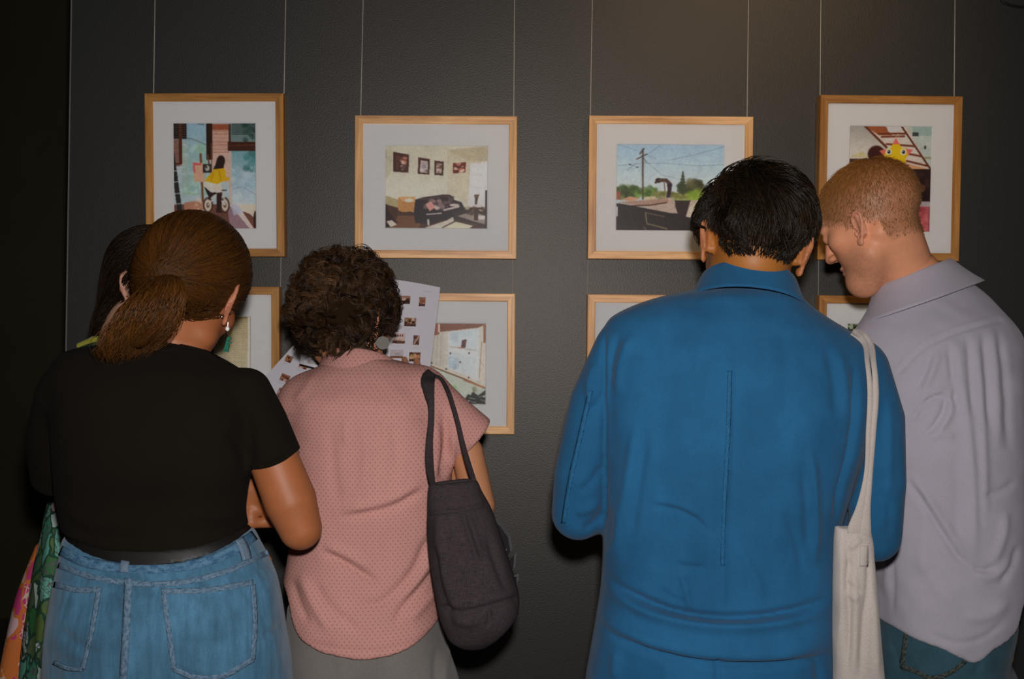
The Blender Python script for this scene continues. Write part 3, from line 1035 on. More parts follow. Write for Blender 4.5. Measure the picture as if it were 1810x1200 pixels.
picture_frame((256.1, 164.7), (501.7, 164.2), (501.7, 453.5), (256.8, 453.5), (307.6, 218.4, 451.7, 403.5), print_cycling,
              'oak framed photograph of a yellow-jacketed cyclist in a room, above the ponytailed woman', 'amber')
picture_frame((627.5, 203.3), (914.5, 205.5), (912.2, 457.5), (626.3, 455.5), (681.7, 258.2, 861.0, 403.0), print_sofa,
              'oak framed photograph of a dark sofa under four small pictures')
picture_frame((1041.7, 203.7), (1331.7, 206.3), (1328.5, 459.5), (1038.3, 457.3), (1090.0, 256.2, 1278.7, 407.0), print_pole,
              'oak framed photograph of a telegraph pole and a stooping figure on a roof')
picture_frame((1450.3, 167.0), (1701.9, 170.6), (1695.9, 461.6), (1445.3, 459.4), (1501.0, 223.7, 1644.7, 408.5), print_star,
              'oak framed photograph of a yellow paper star, behind the shaven-headed man', 'amber')
picture_frame((250.0, 505.5), (493.8, 507.0), (493.0, 797.0), (249.0, 796.0), (299.0, 559.8, 442.6, 745.0), print_blind,
              'oak framed photograph of pale window blinds, behind the dangling green earring', 'amber')
picture_frame((624.0, 517.0), (911.0, 519.0), (908.8, 768.0), (623.0, 766.0), (677.0, 571.7, 858.2, 713.8), print_window,
              'oak framed photograph of a white window and a dark potted leaf, by the pink shirt')
picture_frame((1038.3, 520.0), (1328.0, 523.0), (1324.5, 774.0), (1036.0, 771.5), (1089.0, 573.5, 1272.0, 720.0), print_field,
              'oak frame mostly covered by the left shoulder of the blue work jacket')
picture_frame((1447.3, 521.8), (1696.0, 525.0), (1690.5, 815.0), (1443.0, 812.0), (1497.0, 573.5, 1640.0, 760.0), print_leaves,
              'oak frame showing a sliver of leaves between the blue jacket and the pale shirt collar', 'amber')

# hanging wires, from the rail down past the upper frame to the lower one
MAT_WIRE = plain('wire_metal', (0.66, 0.60, 0.50), 0.5, 0.2)


def tube(pts, r, sides=6):
    pts = np.asarray(pts, float)
    rr = np.broadcast_to(np.asarray(r, float), (len(pts),))
    T = np.gradient(pts, axis=0)
    T /= np.linalg.norm(T, axis=1)[:, None] + 1e-12
    ref = np.array([0.3, 0.9, 0.2]) if abs(T[0] @ np.array([0.3, 0.9, 0.2])) < 0.9 else np.array([1.0, 0, 0])
    V = []
    for i in range(len(pts)):
        u = np.cross(T[i], ref)
        u /= np.linalg.norm(u) + 1e-12
        v = np.cross(T[i], u)
        for s in range(sides):
            a = 2 * math.pi * s / sides
            V.append(pts[i] + rr[i] * (math.cos(a) * u + math.sin(a) * v))
    Fs = []
    for i in range(len(pts) - 1):
        for s in range(sides):
            t = (s + 1) % sides
            Fs.append((i * sides + s, i * sides + t, (i + 1) * sides + t, (i + 1) * sides + s))
    Fs.append(tuple(range(sides - 1, -1, -1)))
    Fs.append(tuple((len(pts) - 1) * sides + s for s in range(sides)))
    return V, Fs


WIRES = [((274.0, 0), (271.5, 165), 508, 'leftmost hanging wire, at the left side of the cyclist picture'),
         ((505.0, 0), (502.0, 164), 508, 'hanging wire at the right side of the cyclist picture'),
         ((642.0, 0), (637.5, 203), 517, 'hanging wire at the left side of the sofa picture'),
         ((909.5, 0), (908.0, 205), 519, 'hanging wire at the right side of the sofa picture'),
         ((1047.0, 0), (1043.5, 204), 520, 'hanging wire at the left side of the telegraph pole picture'),
         ((1323.0, 0), (1320.5, 206), 523, 'hanging wire at the right side of the telegraph pole picture'),
         ((1451.0, 0), (1449.5, 167), 522, 'hanging wire at the left side of the paper star picture'),
         ((1688.0, 0), (1686.5, 170), 525, 'rightmost hanging wire, at the right side of the paper star picture')]
for (x0, y0), (x1, y1), yend, lab in WIRES:
    Yw = WALL_Y - 0.0012
    a, b = P(x0, y0, Yw), P(x1, y1, Yw)
    d = (b - a) / (b[2] - a[2])
    zt, zb = 2.605, P(x1, yend, Yw)[2] - 0.01
    V, Fs = tube([a + d * (zt - a[2]), a + d * ((zt + zb) / 2 - a[2]), a + d * (zb - a[2])], 0.00115)
    tag(mesh_obj('hanging_wire', V, Fs, MAT_WIRE), lab, 'wire', 'picture hanging wires')
# a black lead just entering the top corner of the picture
V, Fs = tube([P(x, y, WALL_Y - 0.004) for x, y in ((1768, -40), (1766, -12), (1772, 3), (1786, 9), (1803, 12), (1830, 12), (1900, 6))], 0.003)
tag(mesh_obj('cable', V, Fs, plain('black_rubber', (0.012, 0.012, 0.012), 0.5)), 'thin black cable on the wall in the upper right corner', 'cable')

# ------------------------------------------------------------------ people: shared anatomy
def rotm(yaw=0, bow=0, roll=0):
    m = Matrix.Rotation(-rad(yaw), 3, 'Z') @ Matrix.Rotation(-rad(bow), 3, 'X') @ Matrix.Rotation(rad(roll), 3, 'Y')
    return np.array([[m[i][j] for j in range(3)] for i in range(3)])


class Head:
    """a head: x to the person's right, y to the face, z up; origin midway between the ears"""

    def __init__(self, centre, R, s=1.0, jaw=1.0, ear=(0, 0, 1.0)):
        self.R, self.s, self.jaw, self.ear_at = R, s, jaw, ear
        self.o = np.asarray(centre) - R @ (np.array([0, -0.008, 0.035]) * s)

    def w(self, x, y, z):
        return self.o + self.R @ (np.array([x, y, z]) * self.s)

    def local(self, V):
        return (np.asarray(V) - self.o) @ self.R / self.s

    def e(self, c, r, M=None):
        return ell(self.w(*c), np.array(r) * self.s, self.R if M is None else self.R @ M)

    def c(self, a, b, ra, rb=None):
        return cone(self.w(*a), self.w(*b), ra * self.s, (ra if rb is None else rb) * self.s)

    def skull(self, grow=0.0):
        return self.e((0, -0.008, 0.035), (0.074 + grow, 0.096 + grow, 0.083 + grow))

    def shape(self):
        j = self.jaw
        base = U(0.03, self.skull(), self.e((0, 0.030, -0.030), (0.060, 0.058, 0.074)),
                 self.c((-0.044, 0.012, -0.060), (0, 0.062, -0.094 * j), 0.020, 0.021),
                 self.c((0.044, 0.012, -0.060), (0, 0.062, -0.094 * j), 0.020, 0.021),
                 self.e((0, 0.070, -0.094 * j), (0.021, 0.018, 0.017)))
        base = U(0.015, base, self.c((-0.034, 0.078, 0.026), (0.034, 0.078, 0.026), 0.011),
                 self.e((-0.042, 0.056, -0.012), (0.022, 0.022, 0.020)), self.e((0.042, 0.056, -0.012), (0.022, 0.022, 0.020)))
        for sx in (-1, 1):
            base = SUB(0.010, base, self.e((sx * 0.031, 0.098, 0.006), (0.017, 0.014, 0.010)))
        nose = U(0.008, self.c((0, 0.086, 0.018), (0, 0.1035, -0.024), 0.0065, 0.0098),
                 self.e((-0.0105, 0.094, -0.028), (0.007, 0.009, 0.006)), self.e((0.0105, 0.094, -0.028), (0.007, 0.009, 0.006)))
        base = U(0.007, base, nose)
        lips = U(0.002, self.e((0, 0.084, -0.055), (0.022, 0.010, 0.0050)), self.e((0, 0.083, -0.065), (0.019, 0.0105, 0.0060)))
        base = U(0.004, base, lips)
        eyes = [self.e((sx * 0.031, 0.0775, 0.006), (0.0125, 0.0125, 0.0115)) for sx in (-1, 1)]
        base = U(0.002, base, *eyes)
        return U(0.004, base, *[self.ear(sx) for sx in (-1, 1)])

    def ear(self, sx):
        fl = rad(27)
        ax_u = np.array([sx * math.sin(fl), -math.cos(fl), 0.0])
        ax_v = np.array([0.0, -0.20, 0.98])
        ax_n = np.array([sx * math.cos(fl), math.sin(fl), 0.0])
        ek = self.ear_at[2]
        o = np.array([sx * 0.0715, 0.006 + self.ear_at[0], -0.004 + self.ear_at[1]])

        def q(u, v, n=0.0):
            return self.w(*(o + (ax_u * u + ax_v * v + ax_n * n) * ek))
        s = self.s * ek
        helix = [(0.004, 0.006, 0.001), (0.002, 0.022, 0.002), (0.010, 0.033, 0.003), (0.021, 0.033, 0.003), (0.029, 0.024, 0.003), (0.030, 0.010, 0.003),
                 (0.025, -0.004, 0.002), (0.019, -0.016, 0.001), (0.013, -0.025, 0.001)]
        H = chain([q(*h) for h in helix], [0.0034 * s] * len(helix))
        M = np.stack([ax_u, ax_v, ax_n], 1)
        plate = ell(q(0.016, 0.008, -0.002), np.array([0.0145, 0.027, 0.0032]) * s, self.R @ M)
        lobe = ell(q(0.009, -0.026, 0.001), np.array([0.0085, 0.0085, 0.0042]) * s, self.R @ M)
        anti = chain([q(0.016, 0.024, 0.002), q(0.021, 0.010, 0.002), q(0.016, -0.008, 0.002), q(0.008, -0.014, 0.003)], [0.0026 * s, 0.0033 * s, 0.0032 * s, 0.0028 * s])
        trag = cone(q(0.002, -0.004, 0.001), q(0.003, -0.010, 0.001), 0.0030 * s, 0.0026 * s)
        back = cone(q(0.008, 0.012, -0.009), q(0.010, -0.012, -0.009), 0.009 * s, 0.008 * s)
        ear = U(0.003, H, plate, lobe, anti, back)
        ear = SUB(0.003, ear, ell(q(0.011, 0.000, 0.007), np.array([0.0075, 0.0095, 0.0065]) * s, self.R @ M))
        return U(0.002, ear, trag)

    def tint(self, V, skin, brow, stubble=0.0, lip=(0.42, 0.16, 0.14), cool=1.0):
        """skin colour per vertex: lips, brows, ears and a shaven beard"""
        p = self.local(V)
        col = np.tile(np.asarray(skin, float), (len(V), 1))
        near = (np.abs(p) < 0.16).all(1)
        d = np.clip(0.5 + 0.35 * vnoise(V, 55.0) + 0.2 * vnoise(V, 160.0), 0, 1)
        col *= (0.92 + 0.16 * d)[:, None]

        def mix(m, c):
            m = np.where(near, m, 0)[:, None]
            return col * (1 - m) + np.asarray(c) * m
        ax, y, z = np.abs(p[:, 0]), p[:, 1], p[:, 2]
        ear = np.clip((ax - 0.069) / 0.012, 0, 1) * (np.abs(z) < 0.045) * (y < 0.03)
        col = mix(0.6 * ear, np.asarray(skin) * .45 + np.array([.60, .235, .165]) * .55)
        nose = np.exp(-((p[:, 0] / 0.016) ** 2 + ((y - 0.106) / 0.016) ** 2 + ((z + 0.024) / 0.014) ** 2))
        col = mix(0.4 * nose, np.asarray(skin) * np.array([1.05, 0.78, 0.74]))
        chk = np.exp(-(((ax - 0.045) / 0.022) ** 2 + ((z + 0.025) / 0.02) ** 2)) * (y > 0.03)
        col = mix(0.3 * chk, np.asarray(skin) * np.array([1.05, 0.80, 0.76]))
        if stubble:
            b = np.clip((-0.030 - z - 0.30 * np.maximum(0.03 - y, 0)) / 0.03, 0, 1) * np.clip((y + 0.008) / 0.03, 0, 1) * np.clip((z + 0.135) / 0.02, 0, 1)
            b *= 0.6 + 0.4 * np.clip(vnoise(V, 420.0) * 1.4 + 0.5, 0, 1)
            col = mix(stubble * b, np.asarray(brow) * 0.9 + np.asarray(skin) * 0.25)
        lp = np.exp(-((p[:, 0] / 0.021) ** 4 + ((z + 0.060) / 0.010) ** 4)) * (y > 0.074)
        col = mix(0.8 * lp, lip)
        bz = 0.031 - 0.10 * np.maximum(ax - 0.035, 0) + 0.05 * (ax - 0.02) * (ax < 0.04)
        br = np.exp(-(((ax - 0.032) / 0.019) ** 4 + ((z - bz) / 0.0052) ** 2)) * (y > 0.045)
        col = mix(0.85 * br, brow)
        return np.concatenate([np.clip(col, 0, 1), np.ones((len(V), 1))], 1)


def hand(wrist, along, back, side, curl=(35, 40, 45, 50), bend=(1.0, 1.0, 0.7), spread=6, thumb=(35, 20), s=1.0):
    """palm, four bent fingers and a thumb. along: wrist to knuckles; back: out of the back of the hand; side: +1 thumb on the +x side"""
    y = np.asarray(along, float)
    y /= np.linalg.norm(y)
    z = np.asarray(back, float)
    z = z - y * (z @ y)
    z /= np.linalg.norm(z)
    x = np.cross(y, z) * side
    wr = np.asarray(wrist, float)

    def q(a, b, c):
        return wr + (x * a + y * b + z * c) * s
    parts = [cone(q(0, -0.02, 0), q(0, 0.02, 0), 0.023 * s, 0.024 * s)]
    palm = [cone(q(a * 0.5, 0.015, 0), q(a, 0.082, -0.001), 0.015 * s, 0.0115 * s) for a in (0.029, 0.011, -0.008, -0.026)]
    parts.append(U(0.012, *palm))
    parts.append(cone(q(0.018, 0.018, -0.006), q(0.030, 0.048, -0.010), 0.016 * s, 0.013 * s))
    L = [(0.043, 0.026, 0.021), (0.047, 0.030, 0.023), (0.043, 0.028, 0.022), (0.034, 0.021, 0.019)]
    body = U(0.010, *parts)
    fing = []
    for i, (a, l) in enumerate(zip((0.029, 0.010, -0.009, -0.027), L)):
        p = np.array([a, 0.085 if i in (1, 2) else 0.080, 0.001])
        ang, sp = 0.0, rad(spread) * (1.5 - i) / 1.5
        pts, rs = [q(*p)], [0.0098]
        for k in range(3):
            ang += rad(curl[i]) * bend[k]
            dv = np.array([math.sin(sp) * math.cos(ang), math.cos(sp) * math.cos(ang), -math.sin(ang)])
            p = p + dv * l[k]
            pts.append(q(*p))
            rs.append((0.0090, 0.0082, 0.0070)[k] * (0.88 if i == 3 else 1))
        fing.append(chain(pts, [r * s for r in rs], 0.003))
    t0 = np.array([0.026, 0.030, -0.006])
    a1, a2 = rad(thumb[0]), rad(thumb[1])
    t1 = t0 + 0.036 * np.array([math.sin(a1), math.cos(a1), -0.35])
    t2 = t1 + 0.032 * np.array([math.sin(a1 - a2), math.cos(a1 - a2), -0.35])
    t3 = t2 + 0.024 * np.array([math.sin(a1 - 1.6 * a2), math.cos(a1 - 1.6 * a2), -0.30])
    th = chain([q(*t0), q(*t1), q(*t2), q(*t3)], [0.0145 * s, 0.0112 * s, 0.0100 * s, 0.0082 * s], 0.004)
    return U(0.0025, U(0.005, body, th), *fing)


def legs(xl, xr, Y, ztop, rt, rk, ra, zbot, splay=0.02, k=0.04):
    out = []
    for x, sg in ((xl, -1), (xr, 1)):
        out.append(chain([(x, Y, ztop), (x + sg * splay * 0.5, Y + 0.01, 0.50), (x + sg * splay, Y - 0.005, zbot)], [rt, rk, ra]))
    return U(k, *out)


def shoes(root, xl, xr, Y, mat, yaw=0, splay=0.02):
    for x, sg in ((xl - splay, -1), (xr + splay, 1)):
        R = rotm(yaw + sg * 10)
        c = np.array([x, Y, 0.0])
        q = lambda a, b, cc: c + R @ np.array([a, b, cc])
        f = U(0.03, ell(q(0, 0.125, 0.042), (0.046, 0.085, 0.036), R), ell(q(0, -0.01, 0.05), (0.038, 0.062, 0.050), R), cone(q(0, 0, 0.06), q(0, -0.005, 0.115), 0.042, 0.043))
        f = CLIP(f, lambda p: 0.002 - p[:, 2])
        V, Q = polygonize(f, 0.008, smooth=2)
        V[:, 2] = np.maximum(V[:, 2], 0.0)
        mesh_obj('shoe', V, Q, mat, root)


def shell_collar(name, parent, mat, centre, R, rx, ry, profile, th=0.0022, span=150, shape=None, n=84):
    """a collar swept round the neck; profile: (outward, up) from the stand to the turned-down edge"""
    t = np.arange(len(profile))
    _, pf = catmull(t, np.asarray(profile, float), 5)
    tg = np.gradient(pf, axis=0)
    tg /= np.linalg.norm(tg, axis=1)[:, None] + 1e-9
    nm = np.stack([-tg[:, 1], tg[:, 0]], 1)
    loop0, loop1 = pf + nm * th / 2, pf - nm * th / 2
    V = []
    m = 2 * len(pf)
    for i in range(n):
        a = rad(-span + 2 * span * i / (n - 1))
        for lp in (loop0, loop1[::-1]):
            for (dr, h) in lp:
                if shape:
                    dr, h = shape(a, dr, h)
                V.append(centre + R @ np.array([(rx + dr) * math.sin(a), -(ry + dr) * math.cos(a), h]))
    Fs = []
    for i in range(n - 1):
        for j in range(m):
            k = (j + 1) % m
            Fs.append((i * m + j, i * m + k, (i + 1) * m + k, (i + 1) * m + j))
    Q = np.array(Fs)
    V = np.array(V)
    return mesh_obj(name, V, Q[:, ::-1], mat, parent)


def fabric_uv(V, cx, a, z0=0.0):
    """unrolled cloth coordinates over a back"""
    u = a * np.arcsin(np.clip((V[:, 0] - cx) / a, -0.98, 0.98))
    return np.stack([u, V[:, 2] - z0, np.zeros(len(V))], 1)


class Surface:
    def __init__(self, V, Q):
        self.t = BVHTree.FromPolygons([tuple(v) for v in V], [tuple(int(i) for i in q) for q in Q])

    def hit(self, px, py, Ydef=None):
        d = P(px, py, 1.0) - C0
        d /= np.linalg.norm(d)
        l, nn, i, dist = self.t.ray_cast(Vector(C0), Vector(d))
        if l is None:
            return (None if Ydef is None else P(px, py, Ydef)), -d
        nn = np.array(nn)
        return np.array(l), (nn if nn @ d < 0 else -nn)

    def near(self, p):
        l, nn, i, d = self.t.find_nearest(Vector(p))
        return np.array(l), np.array(nn)


def ribbon(name, parent, mat, surf, pts, width, thick=0.0012, lift=0.0002, step=5.0, across=3, Ydef=None, free=None, uv=False, round_=0.0):
    """a strip of cloth laid on a surface along a line in the picture; width in px (number or one per point)"""
    pts = np.asarray(pts, float)
    w = np.broadcast_to(np.asarray(width, float), (len(pts),))
    fr = np.asarray(free, float) if free is not None else np.full(len(pts), np.nan)
    L = np.concatenate([[0], np.cumsum(np.linalg.norm(np.diff(pts, axis=0), axis=1))])
    n = max(4, int(L[-1] / step))
    s = np.linspace(0, L[-1], n)
    T, pp = catmull(L, np.concatenate([pts, w[:, None]], 1), 16)
    x, y, ww = (np.interp(s, T, pp[:, i]) for i in range(3))
    fi = np.interp(s, L, np.nan_to_num(fr, nan=-1))
    tx, ty = np.gradient(x), np.gradient(y)
    l = np.hypot(tx, ty)
    nx, ny = -ty / l, tx / l
    top, bot = [], []
    U_, lastY = [], None
    for i in range(n):
        for j in range(across + 1):
            u = (j / across - 0.5)
            px, py = x[i] + nx[i] * ww[i] * u, y[i] + ny[i] * ww[i] * u
            if fi[i] > 0:
                p, nn = P(px, py, fi[i]), np.array([0, -1.0, 0])
            else:
                p, nn = surf.hit(px, py)
                if p is None:
                    p, nn = P(px, py, lastY if lastY else (Ydef or 1.6)), np.array([0, -1.0, 0])
                else:
                    lastY = p[1]
            e = lift + thick * (1 - round_ * (2 * u) ** 2)
            top.append(p + nn * e)
            bot.append(p + nn * (lift - 0.0008))
            U_.append((s[i] / FX * 1.6, u, 0))
    k = across + 1
    V = np.array(top + bot)
    o = n * k
    Fs = []
    for i in range(n - 1):
        for j in range(across):
            a = i * k + j
            Fs.append((a, a + 1, a + k + 1, a + k))
            Fs.append((o + a, o + a + k, o + a + k + 1, o + a + 1))
        a, b = i * k, i * k + across
        Fs.append((a, a + k, o + a + k, o + a))
        Fs.append((b, o + b, o + b + k, b + k))
    for j in range(across):
        a = j
        Fs.append((a, o + a, o + a + 1, a + 1))
        a = (n - 1) * k + j
        Fs.append((a, a + 1, o + a + 1, o + a))
    at_ = {'seam_uv': np.array(U_ + U_)} if uv else None
    return mesh_obj(name, V, np.array(Fs), mat, parent, attrs=at_)


def strap(name, parent, mat, surf, pts, width, thick=0.003, lift=0.0008, step=5.0, across=4):
    """a band hanging along points (x, y, distance), lying on the cloth wherever the cloth is nearer"""
    pts = np.asarray(pts, float)
    w = np.broadcast_to(np.asarray(width, float), (len(pts),))
    L = np.concatenate([[0], np.cumsum(np.linalg.norm(np.diff(pts[:, :2], axis=0), axis=1))])
    n = max(6, int(L[-1] / step))
    s = np.linspace(0, L[-1], n)
    T, pp = catmull(L, np.concatenate([pts, w[:, None]], 1), 16)
    x, y, Yf, ww = (np.interp(s, T, pp[:, i]) for i in range(4))
    tx, ty = np.gradient(x), np.gradient(y)
    l = np.hypot(tx, ty)
    nx, ny = -ty / l, tx / l
    D = np.zeros((n, across + 1))
    for i in range(n):
        for j in range(across + 1):
            u = j / across - 0.5
            p, _ = surf.hit(x[i] + nx[i] * ww[i] * u, y[i] + ny[i] * ww[i] * u)
            yy = Yf[i]
            if p is not None and p[1] - lift - .001 < yy:
                yy = p[1] - lift - .001
            D[i, j] = yy
    D = np.minimum(D, D.mean(1)[:, None] + .004)
    K = np.ones(5) / 5
    D2 = np.stack([np.convolve(np.pad(D[:, j], 2, mode='edge'), K, mode='valid') for j in range(across + 1)], 1)
    D = np.minimum(D, D2)
    top, bot = [], []
    for i in range(n):
        for j in range(across + 1):
            u = j / across - 0.5
            a, b = x[i] + nx[i] * ww[i] * u, y[i] + ny[i] * ww[i] * u
            e = thick * (1 - .5 * (2 * u) ** 2)
            top.append(P(a, b, D[i, j] - e))
            bot.append(P(a, b, D[i, j]))
    k, o = across + 1, n * (across + 1)
    V = np.array(top + bot)
    Fs = []
    for i in range(n - 1):
        for j in range(across):
            a = i * k + j
            Fs += [(a, a + k, a + k + 1, a + 1), (o + a, o + a + 1, o + a + k + 1, o + a + k)]
        a, b = i * k, i * k + across
        Fs += [(a, o + a, o + a + k, a + k), (b, b + k, o + b + k, o + b)]
    for j in range(across):
        Fs.append((j, j + 1, o + j + 1, o + j))
        a = (n - 1) * k + j
        Fs.append((a, o + a, o + a + 1, a + 1))
    return mesh_obj(name, V, np.array(Fs), mat, parent)


def patch(name, parent, mat, surf, outline, thick=0.0016, cells=26, attrs=None):
    """a piece of cloth (a pocket) laid on a surface inside an outline of four corner curves TL TR BR BL"""
    o = np.asarray(outline, float)
    tl, tr, br, bl = o[:4]
    bot = o[4] if len(o) > 4 else (br + bl) / 2
    V = []
    for i in range(cells + 1):
        v = i / cells
        for j in range(cells + 1):
            u = j / cells
            a = tl * (1 - u) + tr * u
            b = bl * (1 - u) ** 2 + (2 * bot - 0.5 * (bl + br)) * 2 * u * (1 - u) + br * u * u
            q = a * (1 - v) + b * v
            edge = min(u, 1 - u, v, 1 - v) * cells
            p, nn = surf.hit(q[0], q[1], 1.55)
            V.append(p + nn * (thick if edge >= 1 else -0.001))
    i = np.arange((cells + 1) ** 2).reshape(cells + 1, cells + 1)
    Q = np.stack([i[:-1, :-1], i[1:, :-1], i[1:, 1:], i[:-1, 1:]], -1).reshape(-1, 4)
    return mesh_obj(name, np.array(V), Q, mat, parent)


# ------------------------------------------------------------------ hair
def grad(f, p, e=0.0015):
    g = np.stack([f(p + np.eye(3, dtype=np.float32)[i] * e, None) - f(p - np.eye(3, dtype=np.float32)[i] * e, None) for i in range(3)], 1)
    return g / (np.linalg.norm(g, axis=1)[:, None] + 1e-9)


def strands(Pm, rad_, col, sides=3):
    """tubes along (N, M, 3) paths with taper; col (N, 3)"""
    Nn, M, _ = Pm.shape
    T = np.gradient(Pm, axis=1)
    T /= np.linalg.norm(T, axis=2)[..., None] + 1e-9
    ref = np.array([0.31, 0.21, 0.93])
    u = np.cross(T, ref)
    u /= np.linalg.norm(u, axis=2)[..., None] + 1e-9
    v = np.cross(T, u)
    tp = np.minimum(1.0, 0.25 + 1.8 * (1 - np.linspace(0, 1, M)))
    R = np.broadcast_to(np.asarray(rad_, float), (Nn,))[:, None] * tp[None]
    rings = []
    for s in range(sides):
        a = 2 * math.pi * s / sides
        rings.append(Pm + R[..., None] * (math.cos(a) * u + math.sin(a) * v))
    V = np.stack(rings, 2).reshape(-1, 3)
    idx = np.arange(Nn * M * sides).reshape(Nn, M, sides)
    Q = []
    for s in range(sides):
        t = (s + 1) % sides
        Q.append(np.stack([idx[:, :-1, s], idx[:, :-1, t], idx[:, 1:, t], idx[:, 1:, s]], -1).reshape(-1, 4))
    C = np.repeat(col, M * sides, axis=0)
    return V, np.concatenate(Q), C


def flow_strands(f, roots, flow, M, step, lift):
    """walk over a surface f=0 following a direction field"""
    p = roots.astype(np.float32)
    out = [p.copy()]
    for m in range(1, M):
        n = grad(f, p)
        d = flow(p, m / (M - 1))
        d = d - (d * n).sum(1)[:, None] * n
        d /= np.linalg.norm(d, axis=1)[:, None] + 1e-9
        st = step if np.isscalar(step) else step[:, None]
        p = (p + d * st).astype(np.float32)
        dd = f(p, None)
        h = lift(m / (M - 1)) if callable(lift) else lift
        p = (p - n * (dd - h)[:, None]).astype(np.float32)
        out.append(p.copy())
    return np.stack(out, 1)


def merge(parts):
    V, Q, C, o = [], [], [], 0
    for v, q, c in parts:
        V.append(v)
        Q.append(q + o)
        C.append(c)
        o += len(v)
    C = np.concatenate(C)
    return np.concatenate(V), np.concatenate(Q), np.concatenate([C, np.ones((len(C), 1))], 1)


def hair_obj(name, parent, parts, base_first=True):
    Va, Qa, Ca = merge(parts)
    mi = np.zeros(len(Qa), np.int32)
    if base_first:
        mi[:len(parts[0][1])] = 1
    return mesh_obj(name, Va, Qa, [MAT_HAIR, MAT_HAIRBASE], parent, mat_idx=mi, attrs={'hair_col': Ca})


def hair_mat(name, rough=0.36, spec=0.5):
    m, nt, b = material(name)
    a = nt.nodes.new('ShaderNodeAttribute')
    a.attribute_name = 'hair_col'
    n = noise(nt, coords(nt), 700.0, 2.0)
    r = ramp(nt, [(0.3, (0.8,) * 3), (0.7, (1.2,) * 3)])
    nt.links.new(n, r.inputs[0])
    nt.links.new(mulmix(nt, a.outputs['Color'], r.outputs[0]), b.inputs['Base Color'])
    b.inputs['Roughness'].default_value = rough
    b.inputs['Specular IOR Level'].default_value = spec
    return m


def pick(V, n, ok=None):
    i = np.arange(len(V)) if ok is None else np.flatnonzero(ok)
    return V[i[RNG.integers(0, len(i), n)]]


MAT_HAIR = hair_mat('hair_fibre', .42, .26)
MAT_HAIRBASE = hair_mat('hair_base', .95, .05)
MAT_SKIN = attr_mat('skin', 'skin_col', 0.50, 0.35, 0.05, 700.0, 0.12, 0.12)
MAT_EYE = plain('eye_white', (0.75, 0.72, 0.68), 0.15)
MAT_SHOE_DARK = plain('shoe_leather_dark', (0.02, 0.018, 0.016), 0.5)
MAT_SHOE_LIGHT = plain('shoe_canvas', (0.45, 0.43, 0.40), 0.8)


def eyes(root, hd):
    """iris discs on the eyeballs"""
    for sx in (-1, 1):
        V, Q = polygonize(hd.e((sx * 0.031, 0.0872, 0.005), (0.0052, 0.0036, 0.0052)), 0.0012 * hd.s, smooth=1)
        mesh_obj('iris', V, Q, MAT_IRIS, root)


MAT_IRIS = plain('iris_brown', (0.035, 0.02, 0.012), 0.15)


def make_body(root, f, hd, h, skin, brow, roots=None, **kw):
    V, Q = polygonize(f, h, smooth=2)
    col = hd.tint(V, skin, brow, **kw)
    if roots is not None:
        # scalp seen between the locks is covered with short hair roots
        l = hd.local(V)
        m = (np.abs(l) < .16).all(1) & (np.abs(l[:, 0]) < .077) & (((l[:, 2] > -.050) & (l[:, 1] < -.022)) | ((l[:, 2] > .045) & (l[:, 1] < .05)))
        col[m, :3] = roots
    return mesh_obj('body', V, Q, MAT_SKIN, root, attrs={'skin_col': col})


def base_empty(x, Y, label):
    return empty('person', (P(x, 600, Y)[0], Y, 0.0), label, 'person', 'visitors looking at the photographs')

